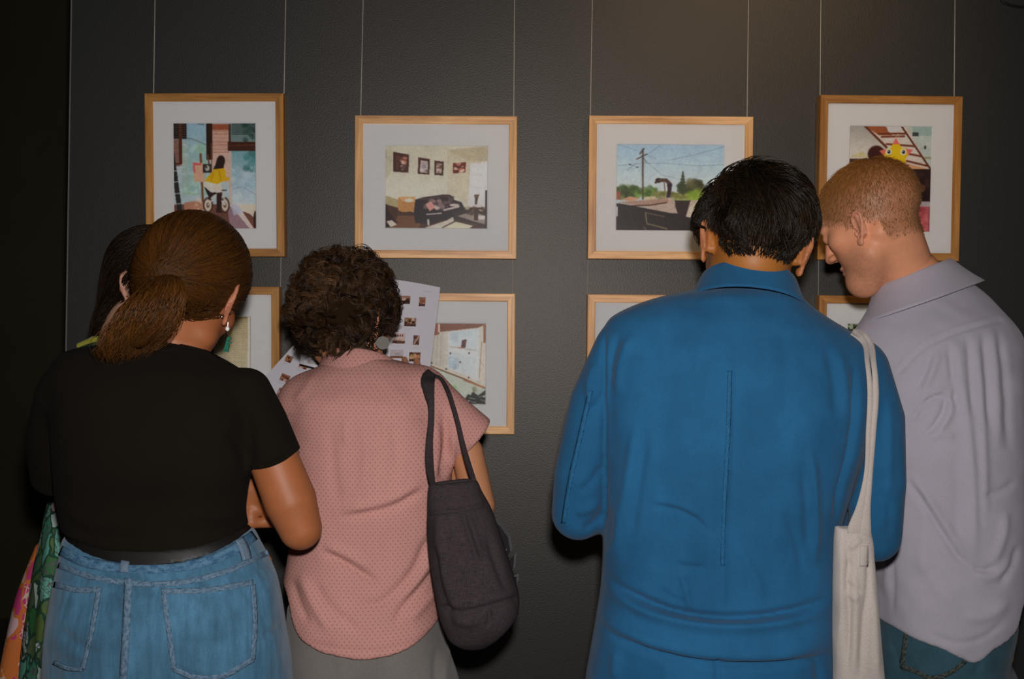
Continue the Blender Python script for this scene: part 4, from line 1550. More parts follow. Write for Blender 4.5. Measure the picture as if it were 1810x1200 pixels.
# ------------------------------------------------------------------ woman with a ponytail, black T-shirt and jeans
def ponytail_woman():
    Y0 = 1.60
    s = Y0 / FX
    q = lambda x, y, d=0.0: P(x, y, Y0 + d)
    root = base_empty(300, Y0, 'woman with a brown ponytail in a black T-shirt and blue jeans, seen from behind')
    tee_rows = [(600, 232, 338, .03, .050), (608, 175, 346, .025, .058), (620, 126, 366, .02, .066), (636, 104, 396, .015, .078), (655, 97, 425, .01, .09), (690, 97, 440, 0, .098),
                (760, 100, 446, -.005, .106), (830, 104, 441, -.005, .104), (870, 107, 434, 0, .098), (905, 113, 431, 0, .096), (945, 121, 438, 0, .100), (1000, 128, 448, 0, .108)]
    torso = column(tee_rows, Y0, 2.35)
    hip_rows = [(925, 130, 438, 0, .092), (950, 124, 447, 0, .098), (985, 118, 464, -.002, .108), (1020, 111, 480, -.008, .116), (1060, 104, 489, -.012, .124), (1110, 97, 497, -.014, .128), (1160, 93, 506, -.012, .126),
                (1210, 91, 511, -.008, .122), (1290, 92, 512, 0, .115), (1360, 100, 505, .01, .105)]
    hips = column(hip_rows, Y0, 2.3, 0.03)
    # arms
    rs, re, rw = q(436, 700), q(531, 934, .0), q(488, 882, .16)
    ls, le, lw = q(112, 700), q(104, 838, .11), q(357, 914, .165)
    mid, mid2 = q(484, 812), q(513, 885)
    armR = chain([rs, mid, mid2, re, re * .45 + rw * .55, rw], [.031, .0395, .0420, .0345, .031, .024], .0)
    armL = chain([ls, q(98, 770, .05), le, le * .5 + lw * .5, lw], [.036, .036, .034, .031, .024])
    fist = hand(q(364, 912, .165), q(448, 893, .155) - q(364, 912, .165), (0.1, -1, .25), 1, curl=(48, 56, 62, 66), bend=(.75, 1.25, .9), spread=12, thumb=(42, -14), s=1.0)
    rh = hand(rw, q(450, 800, .175) - rw, (.2, 1, 0), 1, curl=(40, 45, 48, 50))
    hd = Head(q(344, 480, .055), rotm(5, 24, 14), 1.035)
    neck = chain([hd.w(0, -.012, -.02), q(306, 600, .035), q(300, 650, .03)], [.052, .047, .050])
    zf = 0.09
    lx, rx = q(208, 1200)[0], q(378, 1200)[0]
    lg = legs(lx, rx, Y0, .72, .08, .05, .038, zf)
    inset = U(.02, OFF(torso, -.014), OFF(hips, -.014))
    body = U(.018, U(.02, inset, neck, lg), U(.012, armR, rh), U(.012, armL, fist))
    body = U(.012, body, hd.shape())
    make_body(root, body, hd, .0032, (.365, .120, .043), (.05, .025, .012))
    eyes(root, hd)
    # T-shirt
    hem = edge_curve([(60, 955), (120, 962), (165, 972), (225, 979), (290, 980), (340, 976), (400, 958), (440, 943), (500, 925)], Y0 - .10)
    cut = lambda p: hem(p[:, 0]) - p[:, 2]
    ang = q(470, 835) - q(440, 700)
    hn = q(482.5 + 35, 812.5 + 85) - q(482.5, 812.5)
    hn /= np.linalg.norm(hn)
    hc = q(482, 814)
    slR = CLIP(chain([q(436, 694), q(462, 750), q(488, 824)], [.040, .0425, .0465]), lambda p: (p - hc) @ hn)
    le2 = q(102, 842, .115)
    ln = (le2 - ls) / np.linalg.norm(le2 - ls)
    slL = CLIP(chain([ls, q(97, 770, .05), q(102, 860, .125)], [.043, .044, .043]), lambda p: (p - le2) @ ln)
    neckline = cone(q(308, 596, .03), q(304, 612, .015), .0505, .053)
    tee = CLIP(U(.022, torso, slL), cut)
    tee = U(.014, tee, slR)
    V, Q = polygonize(tee, .0042, smooth=3)
    V = folds(V, Q, [([(440, 830), (425, 790), (405, 760)], -.005, 9), ([(445, 826), (440, 770), (432, 720)], -.004, 9), ([(430, 905), (380, 915), (330, 905)], .004, 10),
                     ([(432, 925), (370, 945), (300, 935)], -.003, 9), ([(115, 905), (170, 925), (230, 920)], .003, 10), ([(120, 935), (180, 950), (250, 945)], -.003, 8), ([(300, 760), (360, 800), (420, 815)], -.002, 12)],
              lambda v: .0022 * vnoise(v, 14.0))
    MT = cloth('black_cotton', (.0050, .0029, .0006), .95, .15, .8, 1100.0, sheen=0.0)
    shirt = mesh_obj('t_shirt', V, Q, MT, root)
    # ribbed neckband, sleeve hem and bottom hem as raised bands
    sf = Surface(V, Q)
    ribbon('sleeve_hem', shirt, MT, sf, [(444, 826), (470, 823), (500, 811), (524, 793)], 8, .0012, 0, 3)
    ribbon('neckband', shirt, MT, sf, [(262, 615), (300, 617), (340, 612), (362, 623), (385, 636)], 8, .0014, 0, 3)
    # jeans
    top = edge_curve([(60, 966), (116, 972), (150, 983), (190, 991), (225, 994), (300, 993), (350, 986), (400, 968), (430, 950), (448, 938), (500, 915)], Y0 - .10)
    jl = legs(lx, rx, Y0, .72, .098, .078, .066, .055, .02, .05)
    jeans = CLIP(U(.05, OFF(hips, .004), jl), lambda p: p[:, 2] - top(p[:, 0]))
    V, Q = polygonize(jeans, .0045, smooth=3)
    V = folds(V, Q, [([(180, 1040), (225, 1046), (290, 1040)], -.004, 10), ([(100, 1105), (130, 1135), (175, 1160)], -.004, 10), ([(460, 1125), (490, 1110), (500, 1100)], -.0035, 7),
                     ([(300, 1130), (370, 1138), (440, 1115)], -.0022, 9), ([(470, 1020), (478, 1090), (490, 1180)], .002, 12), ([(225, 1030), (222, 1120), (215, 1200)], .003, 5, 'seam')],
              lambda v: .0025 * vnoise(v, 16.0) + .0010 * vnoise(v, 45.0))
    MJ = cloth('blue_denim', (.054, .150, .235), .85, .28, 1.3, 800.0, 14.0, .2, (1.0, .22, (90, 90, 9)))
    MS = denim_seam('denim_seam', (.135, .205, .275), (.055, .115, .180))
    je = mesh_obj('jeans', V, Q, MJ, root)
    sf = Surface(V, Q)
    ribbon('waistband', je, denim_seam('denim_waistband', (.090, .19, .28), (.036, .10, .185), 26.0), sf, [(108, 973), (150, 993), (190, 1001), (225, 1004), (300, 1003), (350, 996), (400, 978), (430, 960), (449, 946)], 18, .0016, 0, 4, uv=True)
    ribbon('yoke_seam', je, MS, sf, [(104, 999), (160, 1019), (225, 1030), (290, 1032), (350, 1024), (410, 1006), (474, 976)], 10, .0016, 0, 4, uv=True)
    ribbon('centre_seam', je, MS, sf, [(227, 1022), (226, 1060), (223, 1120), (218, 1210)], 13, .0018, 0, 4, uv=True)
    for pts, nm in (([(223, 972), (222, 990), (220, 1012)], 'belt_loop'), ([(422, 955), (430, 972), (435, 990)], 'belt_loop')):
        ribbon(nm, je, denim_seam('denim_loop', (.16, .22, .28), (.08, .13, .19), 60.0), sf, pts, 15, .0035, .001, 3, Ydef=Y0 - .105)
    pk = patch('back_pocket', je, MJ, sf, [(288, 1046), (445, 1031), (448, 1160), (306, 1178), (385, 1204)])
    for ln, w in (([(286, 1046), (360, 1044), (446, 1030)], 10), ([(290, 1050), (298, 1110), (308, 1182)], 9), ([(446, 1034), (450, 1100), (446, 1165)], 8), ([(308, 1182), (345, 1196), (385, 1196), (446, 1165)], 9)):
        ribbon('pocket_seam', je, MS, sf, ln, w, .0030, 0, 4, uv=True)
    patch('back_pocket', je, MJ, sf, [(108, 1040), (178, 1040), (150, 1180), (97, 1165)])
    for ln, w in (([(98, 1033), (140, 1043), (178, 1042)], 10), ([(176, 1038), (166, 1100), (147, 1182)], 8), ([(147, 1182), (120, 1180), (97, 1170)], 7)):
        ribbon('pocket_seam', je, MS, sf, ln, w, .0030, 0, 4, uv=True)
    # belt between shirt hem and waistband
    b0 = lambda p: (top(p[:, 0]) - .006) - p[:, 2]
    b1 = lambda p: p[:, 2] - (hem(p[:, 0]) + .008)
    V, Q = polygonize(CLIP(OFF(hips, .0015), lambda p: np.maximum(b0(p), b1(p))), .004, smooth=1)
    mesh_obj('belt', V, Q, plain('black_leather', (.008, .007, .006), .5, 0, .3), root)
    shoes(root, lx, rx, Y0, MAT_SHOE_LIGHT)
    # hair: cap swept to a tie, and the tail
    cap = U(.02, hd.skull(.010), hd.e((0, -.045, .0), (.066, .058, .060)))
    cap = CLIP(cap, lambda p: (lambda l: np.maximum((0.66 * l[:, 1] + .022 - l[:, 2]) * .83, -.075 - l[:, 2]))(hd.local(p)))
    tie = q(290, 488, -.048)
    tl = [tie, q(280, 518, -.085), q(263, 555, -.108), q(244, 592, -.108), q(234, 614, -.10)]
    tail = U(.01, chain(tl[:4], [.010, .018, .026, .020]))
    M = hd.R
    bun = ell(q(296, 486, -.045), (.022, .02, .020))
    V1, Q1 = polygonize(U(.012, cap, bun), .004, smooth=2)
    base = np.array([.055, .0200, .0035])
    c1 = np.tile(base * .75, (len(V1), 1))
    V2, Q2 = polygonize(tail, .005, smooth=2)
    c2 = np.tile(base * .7, (len(V2), 1))
    lv = hd.local(V1)
    roots = pick(V1, 4600, (lv[:, 2] > 0.66 * lv[:, 1] + .020) & (lv[:, 2] > -.07))
    t = np.linspace(0, 1, 15)[None, :, None]
    S = roots[:, None, :] * (1 - t) + (tie + RNG.normal(0, .004, (len(roots), 3)))[:, None, :] * t
    fcap = U(.012, cap, bun)
    fsk = U(.02, hd.skull(.010), hd.e((0, -.045, .0), (.066, .058, .060)), bun)
    S = S.reshape(-1, 3)
    for _ in range(4):
        d = fsk(S.astype(np.float32), None)
        g = grad(fsk, S.astype(np.float32))
        S = S - g * (d - .0016)[:, None]
    S = S.reshape(len(roots), 15, 3)
    lift = RNG.uniform(0, .0022, len(roots))
    gg = S - hd.w(0, -.008, .035)
    gg /= np.linalg.norm(gg, axis=2)[..., None]
    S = S + gg * (lift[:, None] * np.sin(np.linspace(0, math.pi, 15))[None])[..., None]

    def shade(n, lo=.55, hi=1.75, tint=.25):
        k = RNG.uniform(lo, hi, n)[:, None]
        return base * k * (1 + RNG.normal(0, tint * .3, (n, 3)) * np.array([.3, .5, 1]))
    s1 = strands(S, .00052, shade(len(S)))
    # ponytail strands
    n = 4200
    tt = np.linspace(0, 1, 18)
    ta, tv = catmull(np.arange(5), np.array(tl), 8)
    cpath = np.stack([np.interp(tt * 4, ta, tv[:, i]) for i in range(3)], 1)
    rads = np.interp(tt, [0, .12, .4, .7, .9, 1], [.010, .030, .050, .056, .052, .044])
    a = RNG.uniform(0, 2 * math.pi, n)
    rr = np.sqrt(RNG.uniform(.12, 1.05, n))
    ex = np.array([.86, 0, .35])
    ey = np.array([.15, .95, -.2])
    ln = RNG.uniform(.74, 1.07, n)
    wv = RNG.uniform(0, 6.3, n)
    Pm = cpath[None] + (rads[None] * (rr * np.cos(a))[:, None])[..., None] * ex + (rads[None] * (rr * np.sin(a))[:, None] * .75)[..., None] * ey
    Pm = Pm + (np.sin(tt[None] * 9 + wv[:, None]) * .0025 * tt[None])[..., None] * ex + RNG.normal(0, .0035, (n, 1, 3)) * tt[None, :, None]
    Pm = Pm + (rads[None] * (.22 * np.sin(tt[None] * RNG.uniform(3, 8, (n, 1)) + RNG.uniform(0, 6.3, (n, 1)))))[..., None] * ey
    Pm = tie + (Pm - tie) * (1 + (ln[:, None] - 1) * tt[None])[..., None]
    s2 = strands(Pm, .00055, shade(n, .7, 2.6))
    hair = hair_obj('hair', root, [(V1, Q1, c1), s1])
    hair_obj('ponytail', hair, [(V2, Q2, c2), s2])
    ring = np.array([tie + q(290, 488, -.062) * 0 + (math.cos(k) * np.array([.8, .2, .45]) + math.sin(k) * np.array([-.3, .5, .75])) * .0125 + np.array([-.003, -.012, -.003]) for k in np.linspace(0, 2 * math.pi, 26)])
    v, f_ = tube(ring, .0045, 7)
    mesh_obj('hair_tie', v, f_, plain('hair_elastic', (.008, .007, .007), .8), hair)
    # few loose wisps on the nape
    wis = []
    for (x0, y0), (x1, y1), (x2, y2) in (((345, 575), (352, 598), (340, 608)), ((352, 572), (375, 600), (358, 606)), ((325, 590), (318, 606), (312, 612)), ((362, 570), (378, 590), (372, 603))):
        _, c = catmull([0, 1, 2], np.array([q(x0, y0, -.02), q(x1, y1, -.03), q(x2, y2, -.028)]), 8)
        wis.append(c)
    # earrings: studs and a hanging chain with a pearl and a green dinosaur
    silver = plain('silver', (.75, .73, .70), .2, 1.0)
    lobe = q(402, 560, .045)
    hang = [q(401, 558, .03), q(403, 571, .03), q(402, 582, .03), q(402, 596, .03)]
    v, f_ = tube(hang, .0007, 5)
    er = mesh_obj('earring', v, f_, silver, root)
    V, Q = polygonize(ell(q(402, 581, .03), (.0035, .0035, .0042)), .001, smooth=1)
    mesh_obj('pearl', V, Q, plain('pearl', (.80, .78, .74), .2), er)
    for (x, y) in ((392, 560), (388, 553), (406, 552)):
        V, Q = polygonize(ell(q(x, y, .027), (.0026, .0026, .0026)), .0009, smooth=1)
        mesh_obj('stud', V, Q, silver, er)
    dino = [(402, 595), (407, 596), (408, 600), (404, 601), (404, 604), (409, 605), (408, 607), (404, 607), (405, 613), (403, 620), (404, 622), (400, 622), (399, 617), (397, 622), (394, 621), (397, 612), (399, 604)]
    prism('dinosaur_charm', [q(x, y, .028) for x, y in dino][::-1], (0, .004, 0), plain('green_enamel', (.01, .13, .075), .3), er)


def denim_seam(name, c1, c0, freq=42.0):
    """puckered double seam: pale worn ridges and darker hollows along its length"""
    m, nt, b = material(name)
    a = nt.nodes.new('ShaderNodeAttribute')
    a.attribute_name = 'seam_uv'
    mp = N(nt, 'Mapping')
    mp.inputs['Scale'].default_value = (freq * 3.0, 2.2, 1)
    nt.links.new(a.outputs['Vector'], mp.inputs['Vector'])
    n = noise(nt, mp.outputs[0], 1.0, 2.0)
    n2 = noise(nt, coords(nt), 500.0, 2.0)
    r = ramp(nt, [(0.36, c0), (0.60, c1)])
    nt.links.new(n, r.inputs[0])
    r2 = ramp(nt, [(0.3, (.75,) * 3), (0.7, (1.25,) * 3)])
    nt.links.new(n2, r2.inputs[0])
    nt.links.new(mulmix(nt, r.outputs[0], r2.outputs[0]), b.inputs['Base Color'])
    b.inputs['Roughness'].default_value = .85
    b.inputs['Specular IOR Level'].default_value = .2
    bump(nt, b, n, .5, .003)
    return m


ponytail_woman()

# ------------------------------------------------------------------ woman with curly hair, pink dotted shirt
def dotted_pink():
    m, nt, b = material('pink_dotted_cotton')
    v = coords(nt, (1, 1, 1), 'fabric_uv')
    sep = nt.nodes.new('ShaderNodeSeparateXYZ')
    nt.links.new(v, sep.inputs[0])
    SX, SY = 0.0088, 0.0056
    row = mathn(nt, 'FLOOR', mathn(nt, 'DIVIDE', sep.outputs[1], SY))
    off = mathn(nt, 'MULTIPLY', mathn(nt, 'FLOORED_MODULO', row, 2.0), 0.5)
    fx = mathn(nt, 'SUBTRACT', mathn(nt, 'FRACT', mathn(nt, 'ADD', mathn(nt, 'DIVIDE', sep.outputs[0], SX), off)), 0.5)
    fy = mathn(nt, 'SUBTRACT', mathn(nt, 'FRACT', mathn(nt, 'DIVIDE', sep.outputs[1], SY)), 0.5)
    dx, dy = mathn(nt, 'MULTIPLY', fx, SX), mathn(nt, 'MULTIPLY', fy, SY)
    d = mathn(nt, 'SQRT', mathn(nt, 'ADD', mathn(nt, 'MULTIPLY', dx, dx), mathn(nt, 'MULTIPLY', dy, dy)))
    dot = ramp(nt, [(0.0, (1, 1, 1)), (0.35, (1, 1, 1)), (0.6, (0, 0, 0))])
    nt.links.new(mathn(nt, 'DIVIDE', d, 0.0028), dot.inputs[0])
    n = noise(nt, coords(nt), 10.0)
    r = ramp(nt, [(0.3, (.52, .262, .220)), (0.7, (.58, .290, .248))])
    nt.links.new(n, r.inputs[0])
    fine = noise(nt, coords(nt), 1000.0, 2.0)
    rf = ramp(nt, [(0.3, (0.88,) * 3), (0.7, (1.12,) * 3)])
    nt.links.new(fine, rf.inputs[0])
    col = mulmix(nt, r.outputs[0], rf.outputs[0])
    nt.links.new(mulmix(nt, col, (.40, .16, .13), dot.outputs[0], 'MIX'), b.inputs['Base Color'])
    b.inputs['Roughness'].default_value = .85
    b.inputs['Specular IOR Level'].default_value = .2
    bump(nt, b, fine, .2, .001)
    return m


def curly_woman():
    Y0 = 1.85
    q = lambda x, y, d=0.0: P(x, y, Y0 + d)
    root = base_empty(645, Y0, 'curly-haired woman in a pink dotted short-sleeved shirt and grey trousers, reading a sheet')
    rows = [(632, 590, 700, .02, .052), (646, 566, 735, .02, .066), (660, 545, 752, .015, .08), (676, 530, 762, .01, .092), (700, 520, 770, .0, .104), (750, 517, 784, 0, .115), (830, 517, 798, 0, .118), (900, 518, 796, 0, .114),
            (965, 514, 788, 0, .116), (1015, 506, 778, -.004, .124), (1060, 501, 782, -.008, .132), (1110, 503, 788, -.01, .136), (1170, 508, 795, -.01, .136)]
    torso = column(rows, Y0, 2.3)
    hrows = [(1040, 520, 766, -.002, .104), (1080, 514, 772, -.006, .112), (1130, 512, 782, -.01, .118), (1165, 512, 794, -.01, .122), (1200, 512, 806, -.008, .122), (1270, 514, 815, 0, .115), (1330, 520, 808, .01, .10)]
    hips = column(hrows, Y0, 2.3, .03)
    rs, re, rw = q(752, 706), q(846, 893, .0), q(744, 768, .185)
    ls, le, lw = q(536, 715), q(508, 850, .10), q(540, 800, .17)
    armR = chain([rs, q(826, 800), re, re * .5 + rw * .5, rw], [.036, .030, .031, .030, .024])
    armL = chain([ls, q(520, 790, .05), le, le * .5 + lw * .5, lw], [.040, .037, .033, .030, .024])
    hR = hand(rw, q(712, 668, .215) - rw, (.1, -1, -.1), 1, curl=(14, 15, 16, 18), thumb=(30, 10), s=.98)
    hL = hand(lw, q(575, 720, .20) - lw, (0, -1, .2), -1, curl=(14, 15, 16, 18), s=.98)
    hd = Head(q(611, 536, .05), rotm(26, 10, 4), 1.0)
    neck = chain([hd.w(0, -.012, -.02), q(628, 630, .035), q(634, 680, .04)], [.054, .052, .050])
    lx, rx = q(594, 1200)[0], q(730, 1200)[0]
    body = U(.018, U(.02, U(.02, CLIP(OFF(torso, -.014), lambda p: q(640, 1050)[2] - p[:, 2]), OFF(hips, -.014)), neck, legs(lx, rx, Y0, .70, .085, .052, .038, .09)), U(.012, armR, hR), U(.012, armL, hL))
    body = U(.012, body, hd.shape())
    make_body(root, body, hd, .0034, (.54, .235, .115), (.04, .02, .012), roots=(.020, .011, .005))
    eyes(root, hd)
    # shirt with loose cut-on sleeves and a curved tail
    hem = edge_curve([(470, 1050), (500, 1070), (513, 1105), (556, 1142), (600, 1153), (640, 1158), (690, 1154), (725, 1144), (765, 1120), (792, 1092), (830, 1060)], Y0 - .12)
    a, bb = q(752, 702), q(840, 776, .01)
    n = (bb - a) / np.linalg.norm(bb - a)
    slR = CLIP(chain([a, q(792, 738), q(856, 790, .01)], [.050, .0475, .0465]), lambda p: (p - bb) @ n)
    a2, b2 = q(536, 712), q(514, 800, .07)
    n2 = (b2 - a2) / np.linalg.norm(b2 - a2)
    slL = CLIP(chain([a2, b2, b2 + n2 * .03], [.048, .050, .050]), lambda p: (p - b2) @ n2)
    sh = U(.03, CLIP(torso, lambda p: hem(p[:, 0]) - p[:, 2]), slL)
    sh = U(.035, sh, slR)
    V, Q = polygonize(sh, .0042, smooth=3)
    V = folds(V, Q, [([(598, 915), (642, 908), (700, 893), (752, 863)], -.0045, 7), ([(600, 902), (645, 896), (700, 880), (752, 848)], .003, 9),
                     ([(566, 972), (616, 998), (645, 1017), (672, 1033)], -.005, 7), ([(572, 962), (622, 986), (660, 1008)], .0035, 9),
                     ([(775, 930), (752, 965), (733, 1005), (700, 1045), (668, 1068), (625, 1066)], -.0042, 8), ([(778, 950), (760, 985), (738, 1025), (705, 1062)], .004, 9),
                     ([(775, 1000), (745, 1035), (718, 1068), (694, 1104)], -.004, 7), ([(785, 1025), (755, 1062), (722, 1098)], .003, 8),
                     ([(515, 1020), (526, 1060), (548, 1105)], -.003, 7), ([(530, 1010), (550, 1060), (585, 1120)], .003, 8), ([(548, 1015), (580, 1070), (640, 1120)], -.0025, 9),
                     ([(640, 740), (648, 800), (640, 880)], .0022, 10), ([(690, 735), (700, 800), (690, 870)], -.002, 10), ([(585, 745), (590, 830), (600, 900)], -.002, 10), ([(665, 735), (672, 790)], -.0025, 6), ([(610, 735), (612, 790)], .002, 6),
                     ([(500, 738), (560, 734), (640, 733), (720, 735), (775, 742)], -.0016, 4, 'seam'),
                     ([(783, 720), (790, 780), (780, 850)], -.006, 8), ([(800, 760), (798, 810), (786, 850)], .005, 7), ([(770, 740), (774, 800), (768, 850)], .003, 8), ([(560, 660), (540, 690), (520, 712)], .002, 8),
                     ([(552, 1138), (600, 1147), (640, 1151), (690, 1147), (725, 1137), (762, 1114)], -.0012, 4, 'seam')],
              lambda v: .0026 * vnoise(v, 12.0) + .0008 * vnoise(v, 40.0), 1.5)
    cx = q(645, 900)[0]
    MP = dotted_pink()
    shirt = mesh_obj('shirt', V, Q, MP, root, attrs={'fabric_uv': fabric_uv(V, cx, .34)})
    global SURF_PINK
    SURF_PINK = Surface(V, Q)
    R = rotm(4, 28, 2)
    col = shell_collar('collar', shirt, MP, q(634, 690, .028), R, .062, .072,
                       [(-.004, .010), (-.002, .034), (.000, .046), (.004, .050), (.009, .047), (.013, .030), (.016, .008), (.019, -.010)], span=152, th=.0022,
                       shape=lambda a, dr, h: (dr + .012 * max(0, dr - .004) / .02 * min(1, abs(math.sin(a)) ** 3), h + .004 * (1 - math.cos(a))))
    me = col.data
    vv = np.zeros(len(me.vertices) * 3)
    me.vertices.foreach_get('co', vv)
    vv = vv.reshape(-1, 3)
    at_ = me.attributes.new('fabric_uv', 'FLOAT_VECTOR', 'POINT')
    at_.data.foreach_set('vector', fabric_uv(vv, cx, .34).astype(np.float32).ravel())
    # grey trousers
    tr = CLIP(U(.04, OFF(hips, .004), legs(lx, rx, Y0, .66, .088, .085, .075, .05)), lambda p: p[:, 2] - (q(640, 1060)[2]))
    V, Q = polygonize(tr, .005, smooth=3)
    V = folds(V, Q, [([(800, 1120), (790, 1160), (786, 1220)], .005, 6), ([(775, 1140), (770, 1180), (772, 1220)], -.004, 6), ([(600, 1150), (605, 1190), (600, 1230)], .002, 10)], lambda v: .002 * vnoise(v, 15.0))
    mesh_obj('trousers', V, Q, cloth('grey_linen', (.19, .172, .155), .9, .12, 1.2, 700.0), root)
    shoes(root, lx, rx, Y0, MAT_SHOE_DARK)
    # curls
    base = np.array([.036, .019, .0085])
    cap = U(.02, hd.skull(.016), hd.e((.060, -.012, -.004), (.030, .034, .046)), hd.e((-.060, -.012, -.004), (.030, .034, .046)), hd.e((0, -.055, .004), (.078, .056, .056)), hd.e((-.03, .02, .03), (.075, .07, .07)))
    cap = CLIP(cap, lambda p: (lambda l: np.maximum(np.maximum((l[:, 1] - .052 - .45 * l[:, 2]) * .9, -.072 - l[:, 2]), np.maximum((l[:, 1] - .014) - 1.2 * np.maximum(l[:, 2], 0), np.minimum(np.hypot(l[:, 0], l[:, 1] + .008) - .078, -.024 - l[:, 2]))))(hd.local(p)))
    V1, Q1 = polygonize(OFF(cap, -.008), .005, smooth=3)
    fc = lambda p, bb: cap(p, None)
    c1 = np.tile(base * .5, (len(V1), 1))
    n = 2500
    g1 = grad(cap, V1.astype(np.float32))
    lv = hd.local(V1)
    roots = pick(V1, n, (lv[:, 1] < .07 + .5 * np.maximum(lv[:, 2], 0)))
    nr = grad(cap, roots.astype(np.float32))
    M = 20
    tt = np.linspace(0, 1, M)
    cen = hd.w(0, -.008, .035)
    down = -hd.R[:, 2] * 1.0
    rnd = RNG.normal(0, 1, (n, 3))
    dirv = down[None] * .55 + rnd * .55
    dirv = dirv - (dirv * nr).sum(1)[:, None] * nr
    dirv /= np.linalg.norm(dirv, axis=1)[:, None]
    # neighbouring locks lean the same way
    cl = np.stack([vnoise(roots + 3 * i, 28.0) for i in range(3)], 1)
    dirv = dirv * .35 + cl * 1.6 + down * .5
    dirv = dirv - (dirv * nr).sum(1)[:, None] * nr
    dirv /= np.linalg.norm(dirv, axis=1)[:, None] + 1e-9
    L = RNG.uniform(.028, .055, n)
    rise = RNG.uniform(.002, .012, n)
    side = np.cross(nr, dirv)
    ax = roots[:, None] - nr[:, None] * .004 + dirv[:, None] * (L[:, None] * tt)[..., None] + nr[:, None] * (rise[:, None] * np.sin(tt * 2.4)[None])[..., None]
    rc = RNG.uniform(.0060, .0125, n)
    ph = vnoise(roots, 30.0) * 8 + RNG.uniform(0, .5, n)
    tw = RNG.uniform(4, 7.5, n) * np.where(RNG.random(n) < .5, -1, 1)
    angs = ph[:, None] + tw[:, None] * tt[None]
    amp = rc[:, None] * np.minimum(1, tt * 3)[None]
    Pm = ax + side[:, None] * (amp * np.cos(angs))[..., None] + nr[:, None] * (amp * np.sin(angs))[..., None]
    tone = np.clip(1.1 + 1.1 * vnoise(roots, 45.0) + RNG.normal(0, .4, n), .25, 3.2)
    colr = base * tone[:, None] * np.array([1.1, 1.0, .9])
    le_ = hd.local(Pm.reshape(-1, 3)).reshape(n, M, 3)
    ok = (le_[..., 2].min(1) > -.082) & ~((le_[..., 2].min(1) < -.026) & (np.hypot(le_[..., 0], le_[..., 1] + .008).max(1) > .091))
    Pm, colr = Pm[ok], colr[ok]
    n = len(Pm)
    out = [(V1, Q1, c1)]
    for k in range(6):
        j = RNG.normal(0, .0017, (n, 1, 3)) * np.ones((1, M, 1)) + RNG.normal(0, .0003, (n, M, 3))
        out.append(strands(Pm + j, RNG.uniform(.00045, .0008, n), colr * RNG.uniform(.7, 1.3, (n, 1))))
    hair = hair_obj('hair', root, out)
    # flat round earring below the right ear
    silver = plain('dull_silver', (.10, .09, .072), .6, .2)
    v, f_ = tube([q(677, 595, -.012), q(676, 588, .0)], .0008, 5)
    er = mesh_obj('earring', v, f_, silver, root)
    c = q(676.5, 606, -.014)
    V = [c + np.array([math.cos(k), 0.15 * math.cos(k), 0]) * 0.0122 + np.array([0, 0, math.sin(k)]) * .0122 for k in np.linspace(0, 2 * math.pi, 40, endpoint=False)]
    prism('disc', V[::-1], (0, .0016, 0), silver, er)


curly_woman()


